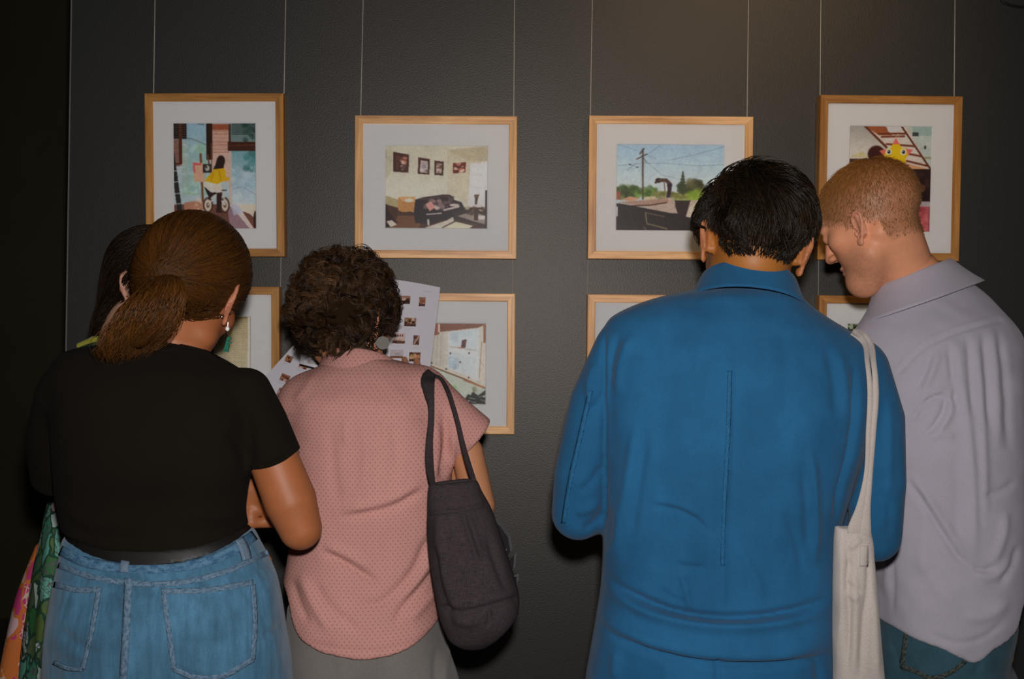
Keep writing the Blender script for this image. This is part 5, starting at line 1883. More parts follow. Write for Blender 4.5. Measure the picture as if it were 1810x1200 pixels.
# ------------------------------------------------------------------ charcoal shoulder bag
def charcoal_bag():
    Yb = 1.665
    q = lambda x, y, d=0.0: P(x, y, Yb + d)
    root = empty('shoulder_bag', tuple(q(832, 1146)), 'charcoal linen shoulder bag hanging from the right shoulder of the pink shirt', 'bag')
    rows = [(846, 758, 843, 0, .020), (868, 757, 852, 0, .028), (893, 756, 866, 0, .036), (930, 755, 880, 0, .045), (975, 758, 895, 0, .052), (1020, 764, 909, 0, .056), (1058, 771, 918, 0, .058), (1084, 776, 915, 0, .056),
            (1110, 785, 897, 0, .048), (1130, 796, 876, 0, .036), (1146, 818, 852, 0, .016)]
    f = column(rows, Yb, 2.6, .008)
    tl, tr = q(757, 857), q(845, 843)
    ztop = lambda p: p[:, 2] - (tl[2] + (tr[2] - tl[2]) * (p[:, 0] - tl[0]) / (tr[0] - tl[0]))
    f = CLIP(f, ztop)
    f = SUB(.004, f, ell(q(800, 846), (.036, .012, .02)))
    V, Q = polygonize(f, .0034, smooth=2)
    V = folds(V, Q, [([(754, 908), (800, 903), (840, 896), (868, 888)], -.0022, 3, 'seam'), ([(815, 897), (826, 930), (836, 962), (848, 1000)], -.004, 5), ([(822, 905), (838, 950), (850, 990)], .003, 7),
                     ([(775, 900), (778, 980), (795, 1060)], .003, 9), ([(768, 960), (775, 1030), (800, 1110)], -.003, 8), ([(860, 940), (880, 1000), (900, 1050)], -.0025, 8),
                     ([(780, 1075), (812, 1082), (855, 1075), (918, 1056)], -.003, 5, 'seam'), ([(866, 1075), (864, 1110)], -.003, 4), ([(800, 1095), (830, 1100), (850, 1095)], .002, 8)], lambda v: .0028 * vnoise(v, 22.0), 2.2)
    m = linen('charcoal_linen', (.040, .029, .031), .38)
    mesh_obj('bag_body', V, Q, m, root)
    sf = SURF_PINK
    Ys = 1.70
    strap('strap', root, m, sf, [(764, 657, 1.90), (757, 668, 1.80), (758, 690, 1.76), (762, 715, 1.74), (762, 745, 1.735), (759, 780, 1.725), (759, 815, 1.70), (762, 842, 1.672), (766, 862, 1.64)], [18, 25, 20, 12, 11, 13, 15, 13, 9], .003)
    strap('strap', root, m, sf, [(766, 664, 1.90), (776, 667, 1.86), (789, 685, 1.80), (800, 715, 1.77), (810, 750, 1.75), (818, 785, 1.735), (828, 820, 1.70), (838, 850, 1.66)], [7, 7, 8, 8, 8, 9, 10, 9], .003)
    dk = cloth('dark_ruffle_cotton', (.012, .011, .011), .9)
    for pts in ([(868, 918), (884, 930), (898, 950), (902, 975), (897, 985), (884, 960)], [(900, 990), (909, 980), (907, 1006), (899, 1004)], [(905, 1022), (913, 1018), (913, 1030)]):
        V = [q(x, y, .035) for x, y in pts]
        prism('ruffle', V[::-1], (.004, .016, 0), dk, root)
    V, Q = polygonize(ell(q(894, 972, .030), (.0022, .0022, .0022)), .0008, smooth=1)
    mesh_obj('snap_button', V, Q, plain('snap_metal', (.7, .7, .7), .25, .9), root)


def linen(name, col, amt):
    """slubby plain weave: crossing thick and thin threads"""
    m, nt, b = material(name)
    a = noise(nt, coords(nt, (900, 900, 60)), 1.0, 2.0)
    c = noise(nt, coords(nt, (60, 900, 900)), 1.0, 2.0)
    s = mathn(nt, 'ADD', mathn(nt, 'MULTIPLY', a, .5), mathn(nt, 'MULTIPLY', c, .5))
    r = ramp(nt, [(0.36, tuple(np.array(col) * (1 - amt))), (0.64, tuple(np.array(col) * (1 + amt)))])
    nt.links.new(s, r.inputs[0])
    nt.links.new(r.outputs[0], b.inputs['Base Color'])
    b.inputs['Roughness'].default_value = .9
    b.inputs['Specular IOR Level'].default_value = .2
    bump(nt, b, s, .3, .0012)
    return m


charcoal_bag()


# ------------------------------------------------------------------ printed sheets with thumbnail pictures
MAT_PAPER = attr_mat('printed_paper', 'ink', 0.75, 0.2, 0.02, 900.0)


def thumb(k, x0, y0, x1, y1, seed, sk=(0, 0)):
    """a small colour picture on the sheet, drawn as a few patches; sk: skew of the lower edge and of the right edge"""
    g = random.Random(seed)
    cols = [(74, 36, 26), (150, 84, 50), (206, 180, 160), (44, 26, 24), (120, 110, 60), (190, 130, 110)]
    pt = lambda u, v: (x0 + (x1 - x0) * u + sk[0] * v, y0 + (y1 - y0) * v + sk[1] * u)
    quad = lambda a, b, c, d: [pt(a, b), pt(c, b), pt(c, d), pt(a, d)]
    k.poly(quad(0, 0, 1, 1), g.choice([(150, 110, 90), (110, 70, 50), (190, 160, 150)]))
    for _ in range(11):
        a, b = g.uniform(0, .75), g.uniform(0, .75)
        k.poly(quad(a, b, min(1, a + g.uniform(.12, .45)), min(1, b + g.uniform(.12, .4))), g.choice(cols), .85)
    k.poly(quad(0, .72, 1, 1), g.choice([(80, 44, 30), (120, 70, 44), (60, 34, 30)]), .8)


def sheet(label, corners, Ys, drawfn, bend=0.0, ext=None):
    """paper as seen: four corners TL TR BR BL in the picture with their distances"""
    c = np.asarray(corners, float)
    x0, y0 = c.min(0)
    x1, y1 = c.max(0)
    nu = int(np.linalg.norm(c[1] - c[0]) * 1.5)
    nv = int(np.linalg.norm(c[3] - c[0]) * 1.5)
    u, v = np.meshgrid(np.linspace(0, 1, nu), np.linspace(0, 1, nv))
    u, v = u.ravel()[:, None], v.ravel()[:, None]
    px = c[0] * (1 - u) * (1 - v) + c[1] * u * (1 - v) + c[2] * u * v + c[3] * (1 - u) * v
    Yv = (Ys[0] * (1 - u) * (1 - v) + Ys[1] * u * (1 - v) + Ys[2] * u * v + Ys[3] * (1 - u) * v)[:, 0]
    if bend:
        px = px + np.array([0, -1.0]) * (bend * 4 * u * (1 - u) * (1 - v))
        Yv = Yv + .012 * (4 * u * (1 - u))[:, 0] * np.sign(bend)
    k = Ink(x0 - 6, y0 - 6, x1 + 6, y1 + 6, 2.0, (206, 202, 208))
    drawfn(k)
    k.grain(2)
    ix = np.clip((px[:, 0] - k.r[0]) / (k.r[2] - k.r[0]) * (k.nx - 1), 0, k.nx - 1).round().astype(int)
    iy = np.clip((px[:, 1] - k.r[1]) / (k.r[3] - k.r[1]) * (k.ny - 1), 0, k.ny - 1).round().astype(int)
    colr = k.colours(1.0).reshape(k.ny, k.nx, 4)[iy, ix]
    V = np.array([P(a[0], a[1], y) for a, y in zip(px, Yv)])
    i = np.arange(nu * nv).reshape(nv, nu)
    Q = np.stack([i[:-1, :-1], i[1:, :-1], i[1:, 1:], i[:-1, 1:]], -1).reshape(-1, 4)
    back = V + np.array([0, .0006, 0])
    Qb = Q[:, ::-1] + len(V)
    o = mesh_obj('printed_sheet', np.concatenate([V, back]), np.concatenate([Q, Qb]), MAT_PAPER, None, True,
                 attrs={'ink': np.concatenate([colr, np.tile([.62, .61, .62, 1], (len(V), 1))])})
    return tag(o, label, 'paper', 'printed sheets held by the curly-haired woman')


def draw_right(k):
    k.frame(680, 490, 6.318)
    k.line([(440, 158), (520, 163)], 5, (150, 146, 150), .6)
    for (x0, y0, x1, y1, sd) in ((130, 205, 288, 296, 1), (386, 220, 458, 322, 2), (60, 436, 136, 528, 3), (222, 450, 354, 546, 4), (92, 620, 232, 738, 5), (322, 645, 390, 752, 6), (66, 808, 210, 900, 8), (276, 836, 402, 940, 9)):
        thumb(k, x0, y0, x1, y1, sd, (-8, 4))
        for j in range(2):
            k.line([(x0 - 10, y1 + 26 + 14 * j), (x0 + 90 - 30 * j, y1 + 30 + 14 * j)], 3, (150, 146, 150), .5)
    k.rect(92, 622, 232, 688, (206, 188, 182), .85)
    for x in (112, 140, 165, 190):
        k.rect(x, 640, x + 16, 662, (110, 44, 34))
    k.rect(66, 808, 210, 880, (196, 192, 198), .8)
    k.poly([(322, 645), (390, 650), (384, 752), (316, 746)], (60, 34, 32), .5); k.line([(380, 660), (330, 740)], 14, (196, 160, 140))
    k.line([(280, 920), (390, 912)], 10, (90, 50, 34)); k.rect(280, 870, 398, 905, (206, 150, 100), .7)


def draw_left(k):
    k.frame(360, 480, 5.0)
    for (cx, cy, w, h, sd) in ((752, 772, 60, 62, 1), (884, 826, 76, 66, 2), (985, 864, 62, 62, 3), (718, 940, 80, 66, 4), (828, 990, 78, 64, 5), (692, 1076, 84, 84, 6)):
        a = np.array([.93, .36]) * w / 2
        b = np.array([-.42, .90]) * h / 2
        c = np.array([cx, cy])
        g = random.Random(sd + 30)
        quad = lambda u0, v0, u1, v1: [c + a * u + b * v for u, v in ((u0, v0), (u1, v0), (u1, v1), (u0, v1))]
        k.poly(quad(-1, -1, 1, 1), (150, 100, 80))
        cols = [(74, 36, 26), (170, 110, 80), (206, 180, 170), (40, 24, 24), (150, 110, 40), (120, 60, 46)]
        for _ in range(12):
            u, v = g.uniform(-1, .6), g.uniform(-1, .6)
            k.poly(quad(u, v, min(1, u + g.uniform(.3, .9)), min(1, v + g.uniform(.3, .8))), g.choice(cols), .85)
        for j in range(2):
            p0 = c - a * 1.1 + b * (1.45 + .3 * j)
            k.line([p0, p0 + a * (1.5 - .5 * j)], 3, (150, 146, 150), .5)
    c = np.array([692, 1060])
    k.poly([(672, 1040), (745, 1066), (730, 1096), (655, 1070)], (206, 186, 186), .8)
    for i in range(4):
        k.ell(678 + i * 19, 1046 + i * 6, 6, 5, (100, 40, 34))


def draw_curl(k):
    k.frame(360, 480, 5.0)
    k.line([(930, 796), (1040, 816)], 30, (150, 144, 140), .8)
    k.poly([(985, 590), (1030, 640), (1030, 670), (980, 650)], (110, 60, 46), .9)


sheet('large white sheet of thumbnail pictures right of the curly hair', [(600, 486), (778, 508), (748, 748), (568, 724)], (2.17, 2.15, 2.10, 2.12), draw_right, 4)
sheet('tilted white sheet of thumbnail pictures at the black T-shirt shoulder', [(519, 610), (590, 634), (528, 722), (432, 706)], (2.19, 2.17, 2.11, 2.12), draw_left, 0)
sheet('narrow curled white page beside the nape of the curly hair', [(534, 588), (585, 596), (578, 655), (530, 643)], (2.10, 2.09, 2.07, 2.08), draw_curl, -3)

# ------------------------------------------------------------------ man in the blue work jacket
def jacket_man():
    Y0 = 1.60
    q = lambda x, y, d=0.0: P(x, y, Y0 + d)
    root = base_empty(1290, Y0, 'dark-haired man in a blue collared work jacket, seen from behind')
    rows = [(500, 1262, 1398, .03, .052), (510, 1222, 1408, .028, .060), (522, 1178, 1414, .022, .068), (541, 1122, 1434, .018, .078), (562, 1082, 1464, .012, .088), (584, 1068, 1500, .008, .096), (612, 1066, 1528, .0, .104), (655, 1065, 1536, -.004, .112),
            (720, 1065, 1530, -.006, .120), (800, 1066, 1516, -.006, .123), (860, 1066, 1499, -.005, .122), (920, 1066, 1482, -.002, .118), (1000, 1065, 1474, 0, .118), (1050, 1061, 1471, -.002, .124), (1090, 1055, 1471, -.006, .132), (1125, 1049, 1471, -.004, .128),
            (1165, 1042, 1472, -.004, .128), (1200, 1036, 1473, -.004, .130), (1290, 1030, 1476, 0, .124), (1360, 1040, 1468, .01, .108)]
    torso = column(rows, Y0, 2.35, .03)
    rs, re, rw = q(1528, 662), q(1546, 944, .02), q(1440, 930, .24)
    ls, le, lw = q(1092, 622), q(1022, 905, .02), q(1130, 880, .23)
    armR = chain([q(1520, 655), q(1550, 740), q(1551, 850), q(1546, 948, .02), rw], [.036, .034, .034, .031, .026])
    armL = chain([q(1096, 622), q(1052, 710), q(1026, 840), q(1022, 907, .02), lw], [.036, .032, .033, .033, .026])
    hR = hand(rw, q(1380, 905, .28) - rw, (.2, -.2, 1), 1, curl=(38, 42, 46, 50))
    hL = hand(lw, q(1195, 850, .28) - lw, (-.2, -.2, 1), -1, curl=(38, 42, 46, 50))
    hd = Head(q(1336, 400, .045), rotm(0, 24, 9), 1.02)
    neck = chain([hd.w(0, -.012, -.03), q(1328, 478, .035), q(1322, 540, .055)], [.057, .057, .050])
    lx, rx = q(1152, 1200)[0], q(1348, 1200)[0]
    body = U(.018, U(.02, OFF(torso, -.016), neck, legs(lx, rx, Y0, .72, .085, .058, .042, .09)), U(.012, armR, hR), U(.012, armL, hL))
    body = U(.012, body, hd.shape())
    make_body(root, body, hd, .0031, (.375, .132, .024), (.02, .014, .01), stubble=.35)
    eyes(root, hd)
    # work suit: blouson top folding over at the waist, trousers below
    e1, e2 = q(1546, 948, .02), q(1022, 907, .02)
    cuffR, cuffL = rw + (e1 - rw) * .10, lw + (e2 - lw) * .10
    slR = CLIP(chain([q(1520, 655), q(1550, 740), q(1551, 850), e1, rw], [.046, .0425, .0435, .041, .036]), lambda p: (cuffR - p) @ ((e1 - rw) / np.linalg.norm(e1 - rw)))
    slL = CLIP(chain([q(1096, 622), q(1052, 710), q(1026, 840), e2, lw], [.044, .0405, .0425, .0435, .036]), lambda p: (cuffL - p) @ ((e2 - lw) / np.linalg.norm(e2 - lw)))
    lg = legs(lx, rx, Y0, .72, .100, .092, .085, .05, .02, .03)
    suit = U(.030, U(.02, torso, lg), slR)
    suit = U(.012, suit, slL)
    V, Q = polygonize(suit, .0042, smooth=3)
    L = [([(1066, 1008), (1085, 1032), (1130, 1058), (1200, 1082), (1300, 1092), (1400, 1080), (1468, 1056)], -.0090, 7),
         ([(1064, 1028), (1120, 1070), (1200, 1098), (1300, 1108), (1400, 1096), (1468, 1074)], .0068, 11),
         ([(1052, 1068), (1075, 1098), (1130, 1126), (1220, 1150), (1330, 1157), (1420, 1150), (1472, 1138)], .0045, 13),
         ([(1050, 1088), (1075, 1116), (1130, 1144), (1220, 1167), (1330, 1174), (1420, 1167), (1472, 1156)], -.0060, 7),
         ([(1290, 640), (1288, 760), (1282, 880), (1278, 1060)], .0018, 5, 'seam'), ([(1298, 700), (1297, 800), (1290, 900)], -.0012, 4),
         ([(1125, 740), (1112, 840), (1096, 930), (1088, 1000)], .0030, 9), ([(1142, 760), (1128, 860), (1114, 960)], -.0022, 9),
         ([(1432, 790), (1441, 860), (1443, 930), (1438, 1000)], .0035, 7), ([(1420, 820), (1428, 900), (1426, 980)], -.0022, 8),
         ([(1150, 893), (1200, 903), (1232, 920), (1256, 945)], -.0030, 5), ([(1150, 884), (1200, 893), (1240, 912)], .002, 7),
         ([(1190, 998), (1220, 1003), (1250, 1004)], -.0028, 5), ([(1202, 1010), (1212, 1040), (1220, 1078)], .003, 5), ([(1160, 1040), (1190, 1058), (1215, 1066)], -.002, 5),
         ([(1300, 960), (1330, 1010), (1350, 1060)], .002, 9), ([(1390, 900), (1410, 960), (1420, 1020)], -.002, 8), ([(1060, 1000), (1085, 960), (1090, 880)], .002, 9),
         ([(1070, 566), (1068, 640), (1069, 760), (1068, 880), (1067, 960)], -.0045, 4.5), ([(1076, 590), (1075, 700), (1076, 850)], .0018, 5),
         ([(1118, 590), (1100, 640), (1092, 700)], .003, 8), ([(1096, 590), (1083, 630), (1078, 680)], -.0025, 6),
         ([(1054, 640), (1040, 690), (1050, 720)], .003, 6), ([(1066, 690), (1054, 716), (1038, 728)], -.003, 5),
         ([(1044, 690), (1026, 770), (1008, 850), (998, 925)], .0020, 4, 'seam'), ([(1066, 820), (1048, 850), (1024, 872)], -.003, 8), ([(1066, 905), (1050, 925), (1030, 938)], -.003, 7), ([(1064, 880), (1040, 900), (1015, 905)], .0025, 8),
         ([(1508, 640), (1512, 720), (1503, 800), (1484, 880), (1474, 930)], -.006, 6), ([(1478, 610), (1492, 680), (1496, 760)], .0025, 10), ([(1460, 600), (1474, 660), (1478, 740)], -.002, 9),
         ([(1570, 700), (1572, 800), (1566, 900)], .0022, 8), ([(1560, 860), (1572, 900), (1568, 950)], -.002, 7),
         ([(1250, 560), (1240, 640), (1236, 720)], .0015, 14), ([(1380, 560), (1390, 640), (1388, 740)], -.0015, 14),
         ([(1270, 1165), (1268, 1200), (1265, 1260)], -.003, 5, 'seam'), ([(1090, 1150), (1085, 1200)], .003, 8), ([(1180, 1170), (1182, 1240)], .002, 10), ([(1440, 1160), (1450, 1200), (1455, 1250)], -.003, 7)]
    V = folds(V, Q, L, lambda v: .0034 * vnoise(v, 11.0) + .0009 * vnoise(v, 38.0), 1.7)
    MB = cloth('blue_cotton_drill', (.0125, .093, .200), .9, .16, .9, 900.0, 11.0, .08, (1.0, .10, (14, 14, 4)))
    suit_o = mesh_obj('work_suit', V, Q, MB, root)
    global SURF_BLUE
    SURF_BLUE = Surface(V, Q)
    R = rotm(0, 20, 7)
    shell_collar('collar', suit_o, MB, q(1322, 517, .028), R, .0630, .060,
                 [(-.002, -.010), (.000, .012), (.001, .022), (.004, .0265), (.008, .0245), (.012, .012), (.016, -.004), (.022, -.024)], span=150, th=.0026,
                 shape=lambda a, dr, h: (dr + .010 * max(0, dr - .004) / .02 * abs(math.sin(a)) ** 2, h))
    MSB = denim_seam('blue_seam', (.018, .106, .215), (.0115, .088, .188), 30.0)
    ribbon('back_seam', suit_o, MSB, SURF_BLUE, [(1290, 655), (1288, 740), (1284, 820), (1279, 920), (1277, 1000)], 8, .0004, 0, 5, uv=True)
    ribbon('sleeve_seam', suit_o, MSB, SURF_BLUE, [(1044, 690), (1026, 770), (1008, 850), (996, 925)], 8, .0009, 0, 5, uv=True)
    shoes(root, lx, rx, Y0, MAT_SHOE_DARK)
    # thick dark hair, shorter at the nape
    base = np.array([.0145, .0088, .0042])
    full = U(.025, hd.skull(.013), hd.e((0, .018, .051), (.081, .086, .061)), hd.e((0, -.058, .005), (.062, .046, .058)))
    side = lambda l: (l[:, 1] - .022) - 1.2 * (l[:, 2] - .035)
    low = lambda l: -.044 - l[:, 2]
    front = lambda l: l[:, 1] - .085 - .35 * (l[:, 2] - .07)
    earcut = lambda l: np.minimum(np.maximum(l[:, 1] + .030, (np.abs(l[:, 0]) - .055 - .55 * (l[:, 2] + .02)) * .85), .034 - l[:, 2]) * .8
    cap = CLIP(full, lambda p: (lambda l: np.maximum(np.maximum(front(l), low(l)), np.minimum(earcut(l), .04)))(hd.local(p)))
    V1, Q1 = polygonize(OFF(cap, -.009), .0045, smooth=3)
    c1 = np.tile(base * .6, (len(V1), 1))
    fs = lambda p, bb=None: full(p, None)
    fin = OFF(full, -.010)
    lv = hd.local(V1)
    roots = pick(V1, 7200)
    lr = hd.local(roots)
    crown = np.array([.012, -.055, .095])
    ex, ey, ez = hd.R[:, 0], hd.R[:, 1], hd.R[:, 2]
    w = np.stack([vnoise(roots + 5 * i, 24.0) for i in range(3)], 1)
    w2 = np.stack([vnoise(roots + 5 * i, 70.0) for i in range(3)], 1)

    def flow(p, t):
        l = hd.local(p) - crown
        out = l / (np.linalg.norm(l, axis=1)[:, None] + 1e-6)
        sw = np.stack([-out[:, 1], out[:, 0], 0 * out[:, 0]], 1) * .45
        up = np.clip((lr[:, 2] - .05) / .05, 0, 1)[:, None]
        d = out + sw + np.array([0.25, 0, -.55]) * (1 - up) + np.array([.75, .35, .1]) * up
        return (d @ hd.R.T) + w * 1.3 + w2 * .8
    lens = np.where(lr[:, 2] > .02, RNG.uniform(.045, .075, len(roots)), RNG.uniform(.020, .040, len(roots)))
    hgt = np.where(lr[:, 2] > .02, RNG.uniform(.004, .014, len(roots)), RNG.uniform(-.002, .006, len(roots)))
    M = 11
    p = roots.astype(np.float32)
    path = [p]
    for m in range(1, M):
        t = m / (M - 1)
        n_ = grad(full, p)
        d = flow(p, t)
        d = d - (d * n_).sum(1)[:, None] * n_
        d /= np.linalg.norm(d, axis=1)[:, None] + 1e-9
        p = p + d * (lens / (M - 1))[:, None]
        dd = full(p.astype(np.float32), None)
        tgt = -.010 + (hgt + .010) * math.sin(min(t * 1.9, 1.9)) * 1.0
        p = (p - n_ * (dd - tgt)[:, None]).astype(np.float32)
        path.append(p)
    Pm = np.stack(path, 1)
    lc = hd.local(Pm.reshape(-1, 3))
    bad = (np.maximum(low(lc), np.minimum(earcut(lc), .04)) > .0035).reshape(Pm.shape[:2])
    bad[:, 0] = False
    for m in range(1, M):
        Pm[:, m] = np.where(bad[:, m][:, None], Pm[:, m - 1] + (Pm[:, m] - Pm[:, m - 1]) * .08, Pm[:, m])
        if m + 1 < M:
            bad[:, m + 1] |= bad[:, m]
    tone = np.clip(1.0 + .55 * vnoise(roots, 40.0) + RNG.normal(0, .35, len(roots)), .35, 2.6)
    s1 = strands(Pm, RNG.uniform(.0005, .0010, len(roots)), base * tone[:, None] * np.array([1.1, 1, .85]))
    # a few stray tufts on the crown and the nape
    tufts = []
    for (pts, k) in (([(1300, 298), (1330, 286), (1370, 292), (1392, 306)], 20), ([(1345, 293), (1378, 291), (1400, 303), (1412, 322)], 16), ([(1395, 300), (1420, 312), (1432, 330)], 12),
                     ([(1250, 372), (1236, 392), (1232, 410)], 24),):
        dy = -.05 if pts[0][1] > 400 else .02
        _, c = catmull(np.arange(len(pts)), np.array([q(x, y, dy) for x, y in pts]), 5)
        c = c[np.linspace(0, len(c) - 1, 11).astype(int)]
        for _ in range(k):
            tufts.append(c + RNG.normal(0, .0022, 3) + RNG.normal(0, .0005, c.shape))
    tf = np.array(tufts)
    tf3 = []
    for c in tf:
        tf3.append(c)
    tf3 = np.array(tf3)
    low_ = tf3.reshape(-1, 3)
    dd = full(low_.astype(np.float32), None)
    g = grad(full, low_.astype(np.float32))
    nape = low_[:, 2] < q(1320, 400)[2]
    low_ = np.where(nape[:, None], low_ - g * (dd - .001)[:, None], low_)
    s2 = strands(low_.reshape(tf3.shape), .0006, base * RNG.uniform(.6, 1.6, (len(tf3), 1)))
    hair_obj('hair', root, [(V1, Q1, c1), s1, s2])


jacket_man()


# ------------------------------------------------------------------ cream tote
def cream_tote():
    Yb = 1.49
    q = lambda x, y, d=0.0: P(x, y, Yb + d)
    root = empty('tote_bag', tuple(q(1515, 1300)), 'cream cotton tote bag hanging from the right shoulder of the blue work jacket', 'bag')
    rows = [(922, 1477, 1534, 0, .010), (945, 1475, 1540, 0, .016), (985, 1474, 1544, 0, .020), (1050, 1473, 1550, 0, .022), (1130, 1473, 1556, 0, .024), (1200, 1474, 1562, 0, .026), (1270, 1474, 1566, 0, .026), (1330, 1480, 1562, 0, .022), (1350, 1490, 1550, 0, .012)]
    f = column(rows, Yb, 2.5, .006)
    top = edge_curve([(1460, 915), (1476, 922), (1482, 930), (1490, 935), (1503, 937), (1520, 936), (1545, 942)], Yb - .02)
    f = CLIP(f, lambda p: p[:, 2] - top(p[:, 0]))
    V, Q = polygonize(f, .0032, smooth=2)
    V = folds(V, Q, [([(1494, 940), (1500, 985), (1497, 1020), (1502, 1080), (1498, 1200)], -.0048, 5), ([(1506, 1000), (1512, 1040), (1510, 1120), (1507, 1200)], .004, 7), ([(1535, 960), (1536, 1020), (1528, 1090), (1520, 1200)], -.0040, 5),
                     ([(1500, 970), (1512, 960), (1522, 950)], .004, 5), ([(1496, 1030), (1510, 1040), (1524, 1048)], -.003, 4), ([(1494, 1045), (1505, 1055), (1515, 1060)], .003, 4), ([(1486, 950), (1488, 1040), (1484, 1150)], .0025, 6), ([(1545, 1040), (1548, 1120), (1552, 1200)], .003, 6),
                     ([(1500, 990), (1505, 1010), (1500, 1025)], -.004, 4)], lambda v: .0018 * vnoise(v, 30.0))
    m = cloth('cream_canvas', (.42, .37, .33), .9, .08, 1.1, 750.0)
    mesh_obj('bag_body', V, Q, m, root)
    strap('strap', root, m, SURF_BLUE, [(1506, 586, 1.60), (1516, 592, 1.57), (1528, 606, 1.55), (1533, 640, 1.51), (1538, 690, 1.49), (1536, 760, 1.485), (1531, 850, 1.485), (1522, 900, 1.48), (1513, 940, 1.478), (1512, 968, 1.488)], [12, 13, 11, 9, 10, 11, 12, 20, 32, 34], .003)
    strap('strap', root, m, SURF_BLUE, [(1510, 586, 1.60), (1522, 590, 1.57), (1537, 606, 1.55), (1544, 640, 1.51), (1548, 690, 1.49), (1544, 760, 1.485), (1537, 850, 1.485), (1532, 900, 1.48), (1529, 944, 1.478), (1528, 968, 1.488)], [12, 13, 12, 10, 11, 10, 10, 14, 22, 24], .003, .0006)
    patch_ = [(1520, 965), (1534, 968), (1533, 1000), (1519, 1000)]
    ribbon('strap_patch', root, m, Surface(V, Q), [(1527, 964), (1526, 1001)], 14, .0018, 0, 4)


cream_tote()


# ------------------------------------------------------------------ man with shaven hair, pale shirt
def shirt_man():
    Y0 = 1.95
    q = lambda x, y, d=0.0: P(x, y, Y0 + d)
    root = base_empty(1650, Y0, 'man with shaven reddish hair in a loose pale grey shirt, leaning in to look')
    rows = [(486, 1588, 1690, .04, .050), (500, 1572, 1712, .035, .060), (520, 1552, 1738, .028, .072), (548, 1538, 1762, .02, .088), (575, 1524, 1778, .012, .102), (600, 1514, 1792, .006, .112), (650, 1510, 1796, 0, .126), (740, 1514, 1797, -.006, .138),
            (860, 1526, 1799, -.010, .142), (940, 1532, 1803, -.012, .144), (1000, 1536, 1803, -.014, .146), (1050, 1538, 1797, -.014, .146), (1100, 1542, 1792, -.014, .146), (1170, 1548, 1785, -.012, .142)]
    torso = column(rows, Y0, 2.25)
    hrows = [(1040, 1552, 1778, -.01, .124), (1100, 1550, 1776, -.012, .132), (1140, 1548, 1766, -.014, .134), (1200, 1550, 1757, -.012, .130), (1270, 1552, 1752, 0, .118), (1320, 1560, 1745, .01, .10)]
    hips = column(hrows, Y0, 2.3, .03)
    ls, le, lw = q(1556, 618), q(1535, 850, .12), q(1585, 760, .30)
    rs, re, rw = q(1752, 612), q(1768, 850, .05), q(1690, 800, .26)
    armR = chain([rs, q(1764, 740, .01), re, rw], [.046, .040, .035, .027])
    armL = chain([ls, q(1540, 740, .05), le, lw], [.046, .040, .035, .027])
    hR = hand(rw, q(1640, 760, .30) - rw, (.3, -.2, 1), 1, curl=(38, 42, 46, 50))
    hL = hand(lw, q(1620, 690, .34) - lw, (-.2, .8, .5), -1, curl=(30, 34, 38, 42))
    hd = Head(q(1535, 361, .02), rotm(-50, 27, 0), 1.035, 1.0, (.010, -.013, .92))
    neck = chain([hd.w(0, -.018, -.028), q(1596, 476, .028), q(1628, 520, .03)], [.059, .0575, .070])
    scm = cone(hd.w(-.050, -.018, -.035), q(1590, 520, .05), .016, .012)
    lx, rx = q(1598, 1200)[0], q(1706, 1200)[0]
    body = U(.018, U(.02, U(.02, OFF(torso, -.016), OFF(hips, -.014)), neck, scm, legs(lx, rx, Y0, .70, .092, .058, .042, .09)), U(.012, armR, hR), U(.012, armL, hL))
    body = U(.012, body, hd.shape())
    skin = np.array([.80, .345, .185])
    V, Q = polygonize(body, .0027, smooth=2)
    col = hd.tint(V, skin, (.10, .055, .03), stubble=.42)
    l = hd.local(V)
    line = scalp_line(l)
    hairk = np.clip(line / .016 + .1 * vnoise(V, 200.0), 0, 1)
    fade = np.clip((l[:, 2] - .012) / .06, 0, 1)
    hc = np.array([.20, .088, .026]) * (1 - fade)[:, None] * .95 + np.array([.235, .090, .018]) * fade[:, None]
    sk = .30 * (1 - fade) + .10
    tint_ = hc * (1 - sk)[:, None] + skin * sk[:, None]
    k = (hairk * .92 * (np.abs(l) < .16).all(1))[:, None]
    col[:, :3] = col[:, :3] * (1 - k) + tint_ * k
    mesh_obj('body', V, Q, MAT_SKIN, root, attrs={'skin_col': col})
    eyes(root, hd)
    # cropped hair
    sel = (line > .002) & (np.abs(l) < .15).all(1) & (np.abs(l[:, 0]) < .085)
    g = vnormals(V, Q)
    i = np.flatnonzero(sel & (line + .006 * RNG.normal(0, 1, len(V)) > .006))
    i = i[RNG.integers(0, len(i), 15000)]
    r0 = V[i] + RNG.normal(0, .0012, (len(i), 3))
    n_ = g[i]
    ll = hd.local(r0)
    crown = np.array([.0, -.045, .105])
    out = ll - crown
    out /= np.linalg.norm(out, axis=1)[:, None] + 1e-6
    d = (out + np.array([0, .25, -.5])) @ hd.R.T
    d = d - (d * n_).sum(1)[:, None] * n_
    d /= np.linalg.norm(d, axis=1)[:, None] + 1e-9
    d = d + RNG.normal(0, .22, d.shape)
    fd = np.clip((ll[:, 2] - .0) / .08, 0, 1)
    ln = (.0035 + .0065 * fd) * RNG.uniform(.7, 1.3, len(i))
    tt = np.linspace(0, 1, 4)
    Pm = r0[:, None] + d[:, None] * (ln[:, None] * tt)[..., None] + n_[:, None] * (ln[:, None] * (.22 * tt - .10 * tt ** 2)[None])[..., None]
    cc = (np.array([.19, .088, .028]) * (1 - fd)[:, None] + np.array([.30, .120, .024]) * fd[:, None]) * RNG.uniform(.8, 1.3, (len(i), 1))
    hair_obj('hair', root, [strands(Pm, .00036, cc)], False)
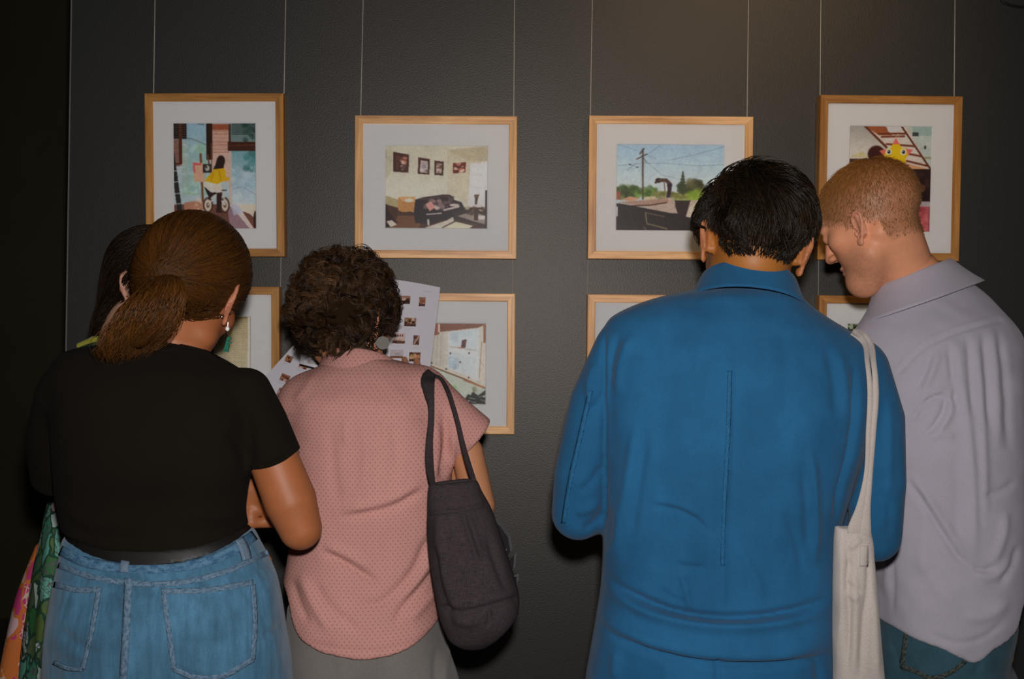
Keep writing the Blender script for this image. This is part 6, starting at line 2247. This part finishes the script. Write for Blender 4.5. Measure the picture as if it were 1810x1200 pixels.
    # shirt
    hem = edge_curve([(1500, 1100), (1540, 1116), (1558, 1117), (1573, 1115), (1590, 1118), (1615, 1128), (1656, 1139), (1684, 1152), (1704, 1160), (1722, 1153), (1736, 1141), (1773, 1120), (1790, 1104), (1800, 1080), (1820, 1040)], Y0 - .12)
    tor = CLIP(torso, lambda p: hem(p[:, 0]) - p[:, 2])
    slR = chain([rs, q(1757, 740, .01), re + (0, .01, 0), re * .3 + rw * .7], [.050, .049, .047, .042])
    slL = chain([ls, q(1540, 740, .05), le, le * .3 + lw * .7], [.050, .049, .047, .042])
    sh = U(.035, tor, slL, slR)
    V, Q = polygonize(sh, .0044, smooth=3)
    L = [([(1590, 655), (1625, 620), (1670, 596), (1715, 580), (1768, 566)], -.0022, 4, 'seam'), ([(1592, 645), (1628, 611), (1672, 588), (1766, 559)], .0012, 4, 'seam'),
         ([(1688, 602), (1698, 660), (1712, 760), (1722, 900), (1720, 1000)], .0045, 9), ([(1676, 604), (1684, 660), (1690, 730)], -.0045, 6), ([(1708, 592), (1716, 660), (1722, 740)], -.004, 6),
         ([(1724, 586), (1732, 680), (1740, 800), (1742, 940)], .0040, 8), ([(1736, 584), (1744, 660), (1750, 760)], -.004, 6), ([(1752, 578), (1762, 680), (1766, 800)], .0035, 8), ([(1762, 574), (1778, 680), (1784, 800)], -.004, 7),
         ([(1660, 618), (1650, 650), (1630, 700)], .0035, 7), ([(1645, 622), (1636, 655), (1618, 690)], -.003, 6),
         ([(1612, 745), (1628, 716), (1650, 702), (1674, 697)], -.0050, 4.5), ([(1616, 735), (1634, 706), (1656, 692), (1678, 688)], .0035, 6), ([(1676, 695), (1666, 730), (1650, 755), (1634, 768)], -.0048, 5), ([(1686, 700), (1676, 738), (1656, 768)], .004, 7),
         ([(1690, 660), (1684, 690), (1674, 706)], .004, 6), ([(1640, 775), (1660, 768), (1690, 772)], .003, 7),
         ([(1602, 845), (1630, 885), (1664, 940), (1700, 990), (1730, 1010)], -.0045, 6), ([(1608, 835), (1640, 880), (1676, 935), (1712, 985)], .0035, 8),
         ([(1798, 850), (1766, 870), (1735, 878)], -.003, 6), ([(1720, 1005), (1742, 1008), (1760, 1000)], -.004, 5), ([(1750, 1000), (1768, 960), (1780, 900)], .004, 8), ([(1716, 1010), (1750, 1020), (1790, 985)], .003, 8),
         ([(1800, 960), (1785, 1000), (1764, 1035)], -.004, 6), ([(1620, 980), (1660, 1040), (1700, 1080)], .002, 12), ([(1577, 940), (1580, 1010), (1577, 1090)], -.002, 5), ([(1568, 900), (1570, 980), (1566, 1060)], .003, 7),
         ([(1700, 1090), (1740, 1090), (1785, 1060)], .003, 10), ([(1640, 1118), (1690, 1136), (1730, 1130), (1780, 1090)], -.0022, 5), ([(1640, 860), (1634, 940), (1630, 1020)], .002, 12), ([(1690, 780), (1694, 880), (1690, 980)], -.002, 10),
         ([(1580, 700), (1600, 760), (1604, 830)], .003, 10)]
    V = folds(V, Q, L, lambda v: .0036 * vnoise(v, 10.0) + .0014 * vnoise(v, 34.0), 1.25)
    MW = cloth('pale_grey_cotton', (.44, .405, .46), .9, .06, .7, 900.0)
    so = mesh_obj('shirt', V, Q, MW, root)
    R = rotm(-22, 14, 0) @ rotm(0, 0, -14)
    shell_collar('collar', so, MW, q(1624, 514, .035), R, .0665, .062,
                 [(-.004, -.006), (-.002, .020), (.000, .033), (.004, .0375), (.009, .035), (.016, .016), (.024, -.004), (.033, -.024)], span=152, th=.0024,
                 shape=lambda a, dr, h: (dr + .024 * max(0, dr - .004) / .02 * abs(math.sin(a)) ** 2, h + .004 * math.sin(a)))
    # jeans with a back pocket
    jn = CLIP(U(.04, OFF(hips, .004), legs(lx, rx, Y0, .70, .104, .09, .08, .05)), lambda p: p[:, 2] - q(1640, 1062)[2])
    V, Q = polygonize(jn, .005, smooth=3)
    V = folds(V, Q, [([(1575, 1130), (1585, 1160), (1596, 1200)], -.003, 5), ([(1745, 1150), (1730, 1175), (1722, 1200)], -.003, 6)], lambda v: .002 * vnoise(v, 20.0))
    MD = cloth('dark_teal_denim', (.034, .088, .115), .88, .3, 1.3, 800.0, 16.0)
    jo = mesh_obj('jeans', V, Q, MD, root)
    sf = Surface(V, Q)
    patch('back_pocket', jo, MD, sf, [(1600, 1100), (1712, 1120), (1706, 1172), (1594, 1178), (1644, 1200)])
    ms = denim_seam('dark_denim_seam', (.085, .095, .075), (.012, .025, .032), 60.0)
    ribbon('pocket_seam', jo, ms, sf, [(1606, 1100), (1600, 1140), (1595, 1180)], 8, .0030, 0, 4, uv=True)
    ribbon('pocket_seam', jo, ms, sf, [(1595, 1178), (1620, 1186), (1645, 1198), (1672, 1192), (1706, 1168)], 8, .0030, 0, 4, uv=True)
    shoes(root, lx, rx, Y0, MAT_SHOE_DARK, -20)


def scalp_line(l):
    """how far inside the hairline a point of the head lies (head coordinates)"""
    x, y, z = np.abs(l[:, 0]), l[:, 1], l[:, 2]
    front = (.080 - y) + .55 * (z - .055)
    temple = np.where(y > .012, (z - .018) + .9 * np.maximum(.050 - y, 0) * 0 + .55 * (.062 - y), 1.0)
    side = np.where((y <= .012) & (y > -.030), z + .022 - 1.2 * np.maximum(y + .016, 0), 1.0)
    burn = np.where((y > .010) & (y < .030), np.maximum(z + .010, -1), -1.0)
    back = np.where(y <= -.030, z + .062 + .9 * np.clip(-.030 - y, 0, .02) * 0 - 0.6 * np.maximum(x - .058, 0), 1.0)
    r = np.minimum(np.minimum(front, side), np.minimum(np.maximum(temple, np.minimum(burn, .03)), back))
    return np.where(x > .080, -1.0, r)


shirt_man()


# ------------------------------------------------------------------ woman behind, in a patterned dress
def botanical(name, cols, line, scale, seed):
    m, nt, b = material(name)
    v = coords(nt, (1, 1, .62))
    mp = N(nt, 'Mapping')
    mp.inputs['Location'].default_value = (seed, seed * .7, seed * .3)
    nt.links.new(v, mp.inputs['Vector'])
    w = N(nt, 'TexNoise', Scale=scale * 1.2, Detail=2.0)
    nt.links.new(mp.outputs[0], w.inputs['Vector'])
    wv = nt.nodes.new('ShaderNodeVectorMath')
    wv.operation = 'MULTIPLY_ADD'
    nt.links.new(w.outputs['Color'], wv.inputs[0])
    wv.inputs[1].default_value = (.03, .03, .03)
    nt.links.new(mp.outputs[0], wv.inputs[2])
    vo = N(nt, 'TexVoronoi', Scale=scale)
    nt.links.new(wv.outputs[0], vo.inputs['Vector'])
    sep = nt.nodes.new('ShaderNodeSeparateColor')
    nt.links.new(vo.outputs['Color'], sep.inputs[0])
    st = [(i / len(cols), c) for i, c in enumerate(cols)]
    r = ramp(nt, st, 'CONSTANT')
    nt.links.new(sep.outputs[0], r.inputs[0])
    e = N(nt, 'TexVoronoi', Scale=scale, _feature='DISTANCE_TO_EDGE')
    nt.links.new(wv.outputs[0], e.inputs['Vector'])
    er = ramp(nt, [(0.0, (1,) * 3), (.05, (1,) * 3), (.09, (0,) * 3)])
    nt.links.new(e.outputs['Distance'], er.inputs[0])
    # fine scales inside some of the shapes
    f = N(nt, 'TexVoronoi', Scale=scale * 4.2, _feature='DISTANCE_TO_EDGE')
    nt.links.new(wv.outputs[0], f.inputs['Vector'])
    fr = ramp(nt, [(0.0, (1,) * 3), (.06, (1,) * 3), (.12, (0,) * 3)])
    nt.links.new(f.outputs['Distance'], fr.inputs[0])
    gate = ramp(nt, [(.42, (0,) * 3), (.45, (1,) * 3)], 'LINEAR')
    nt.links.new(sep.outputs[1], gate.inputs[0])
    fac = mathn(nt, 'MULTIPLY', fr.outputs[0], gate.outputs[0])
    c1 = mulmix(nt, r.outputs[0], line[1], fac, 'MIX')
    c2 = mulmix(nt, c1, line[0], er.outputs[0], 'MIX')
    nt.links.new(c2, b.inputs['Base Color'])
    b.inputs['Roughness'].default_value = .85
    b.inputs['Specular IOR Level'].default_value = .2
    return m


def dress_woman():
    Y0 = 1.99
    q = lambda x, y, d=0.0: P(x, y, Y0 + d)
    root = base_empty(215, Y0, 'dark-haired woman in a green and pink patterned dress, half hidden behind the black T-shirt')
    rows = [(600, 170, 262, .02, .050), (612, 146, 285, .02, .060), (640, 118, 312, .01, .080), (690, 104, 326, 0, .095), (770, 102, 328, 0, .105), (850, 99, 326, 0, .098), (900, 88, 328, 0, .100), (950, 79, 334, 0, .108), (1000, 68, 342, 0, .116), (1060, 60, 350, 0, .124), (1130, 50, 358, 0, .130),
            (1200, 44, 366, 0, .136), (1330, 30, 380, 0, .145), (1500, 12, 396, 0, .155), (1640, 0, 405, 0, .160)]
    torso = column(rows, Y0, 2.2)
    hd = Head(q(274, 480, .03), rotm(104, 20, 0), .95)
    neck = chain([hd.w(0, -.012, -.02), q(222, 590, .01), q(216, 640, 0)], [.050, .047, .058])
    rs, re, rw = q(300, 680), q(318, 860, .05), q(350, 800, .22)
    ls, le, lw = q(130, 690), q(128, 830, .06), q(200, 800, .24)
    armR = chain([rs, re, rw], [.038, .032, .023])
    armL = chain([ls, le, lw], [.038, .032, .023])
    hR = hand(rw, q(365, 750, .27) - rw, (1, -.3, .2), 1, curl=(34, 38, 42, 46), s=.95)
    hL = hand(lw, q(240, 770, .29) - lw, (-.2, -.2, 1), -1, curl=(34, 38, 42, 46), s=.95)
    lx, rx = q(150, 1200)[0], q(262, 1200)[0]
    body = U(.018, U(.02, CLIP(OFF(torso, -.016), lambda p: .55 - p[:, 2]), neck, legs(lx, rx, Y0, .70, .075, .052, .038, .09)), U(.012, armR, hR), U(.012, armL, hL))
    body = U(.012, body, hd.shape())
    make_body(root, body, hd, .0036, (.46, .25, .16), (.03, .018, .012))
    eyes(root, hd)
    dress = U(.02, torso, cone(rs, q(306, 760, .02), .045, .046), cone(ls, q(120, 770, .02), .045, .046))
    V, Q = polygonize(dress, .006, smooth=2)
    x = V[:, 0]
    V = folds(V, Q, [([(100, 900), (85, 1000), (66, 1200)], .006, 9), ([(112, 900), (100, 1000), (86, 1200)], -.006, 8)], lambda v: .004 * vnoise(v * np.array([1, 1, .25]), 16.0))
    green = botanical('green_botanical_print', [(.14, .42, .32), (.04, .17, .05), (.52, .62, .56), (.11, .20, .03), (.60, .44, .41), (.05, .28, .16), (.48, .58, .54), (.09, .15, .04)], ((.02, .07, .04), (.11, .12, .12)), 36.0, 3.1)
    d = mesh_obj('dress', V, Q, green, root)
    pr = [(955, 70, 96, .01, .03), (1000, 54, 92, .01, .045), (1040, 40, 88, .01, .055), (1090, 28, 84, .01, .062), (1140, 18, 80, .01, .068), (1200, 8, 76, .01, .074), (1330, -14, 66, .01, .08), (1500, -30, 60, .01, .085), (1600, -38, 60, .01, .085)]
    V, Q = polygonize(column(pr, Y0 + .01, 2.2, .01), .006, smooth=2)
    V = folds(V, Q, [], lambda v: .004 * vnoise(v * np.array([1, 1, .25]), 18.0))
    pink = botanical('orange_pink_print', [(.60, .18, .04), (.62, .40, .40), (.52, .045, .17), (.56, .16, .04), (.66, .46, .44), (.48, .04, .15)], ((.58, .16, .035), (.66, .46, .34)), 28.0, 7.7)
    p = mesh_obj('dress_panel', V, Q, pink, root)
    p['label'] = 'orange and pink printed side panel'
    V, Q = polygonize(U(.004, cone(q(140, 611, .0), q(165, 601, .0), .006, .007), cone(q(165, 601, .0), q(190, 594, .0), .007, .006)), .0025, smooth=1)
    t = mesh_obj('collar_trim', V, Q, cloth('yellow_green_cotton', (.26, .25, .03), .9), d)
    shoes(root, lx, rx, Y0, MAT_SHOE_LIGHT)
    # straight dark hair to the nape
    base = np.array([.022, .012, .0065])
    full = U(.02, hd.skull(.014), hd.e((0, -.055, -.02), (.068, .050, .075)), hd.e((0, -.03, .01), (.080, .06, .06)), hd.e((0, -.045, -.100), (.068, .056, .085)))
    cut = lambda l: np.maximum(np.maximum(l[:, 1] - .060 - .35 * (l[:, 2] - .06), -.175 - l[:, 2]), np.minimum(l[:, 1] - np.where(l[:, 2] < -.028, .045, -.004), .035 - l[:, 2]) * .8)
    cap = CLIP(full, lambda p: cut(hd.local(p)))
    V1, Q1 = polygonize(OFF(cap, -.003), .005, smooth=2)
    c1 = np.tile(base * .6, (len(V1), 1))
    roots = pick(V1, 3000)
    crown = np.array([0, .01, .12])

    def flow(p, t):
        l = hd.local(p) - crown
        o = l / (np.linalg.norm(l, axis=1)[:, None] + 1e-6)
        return (o + np.array([0, -.35, -.75])) @ hd.R.T
    L = RNG.uniform(.03, .07, len(roots))
    lim = hd.local(roots)[:, 2] + .185
    L = np.minimum(L, np.maximum(lim, .006))
    Pm = flow_strands(full, roots, flow, 9, L / 8, RNG.uniform(-.001, .002, len(roots)))
    tone = np.clip(1 + .4 * vnoise(roots, 60) + RNG.normal(0, .4, len(roots)), .3, 2.6)
    hair_obj('hair', root, [(V1, Q1, c1), strands(Pm, .0006, base * tone[:, None])])


dress_woman()
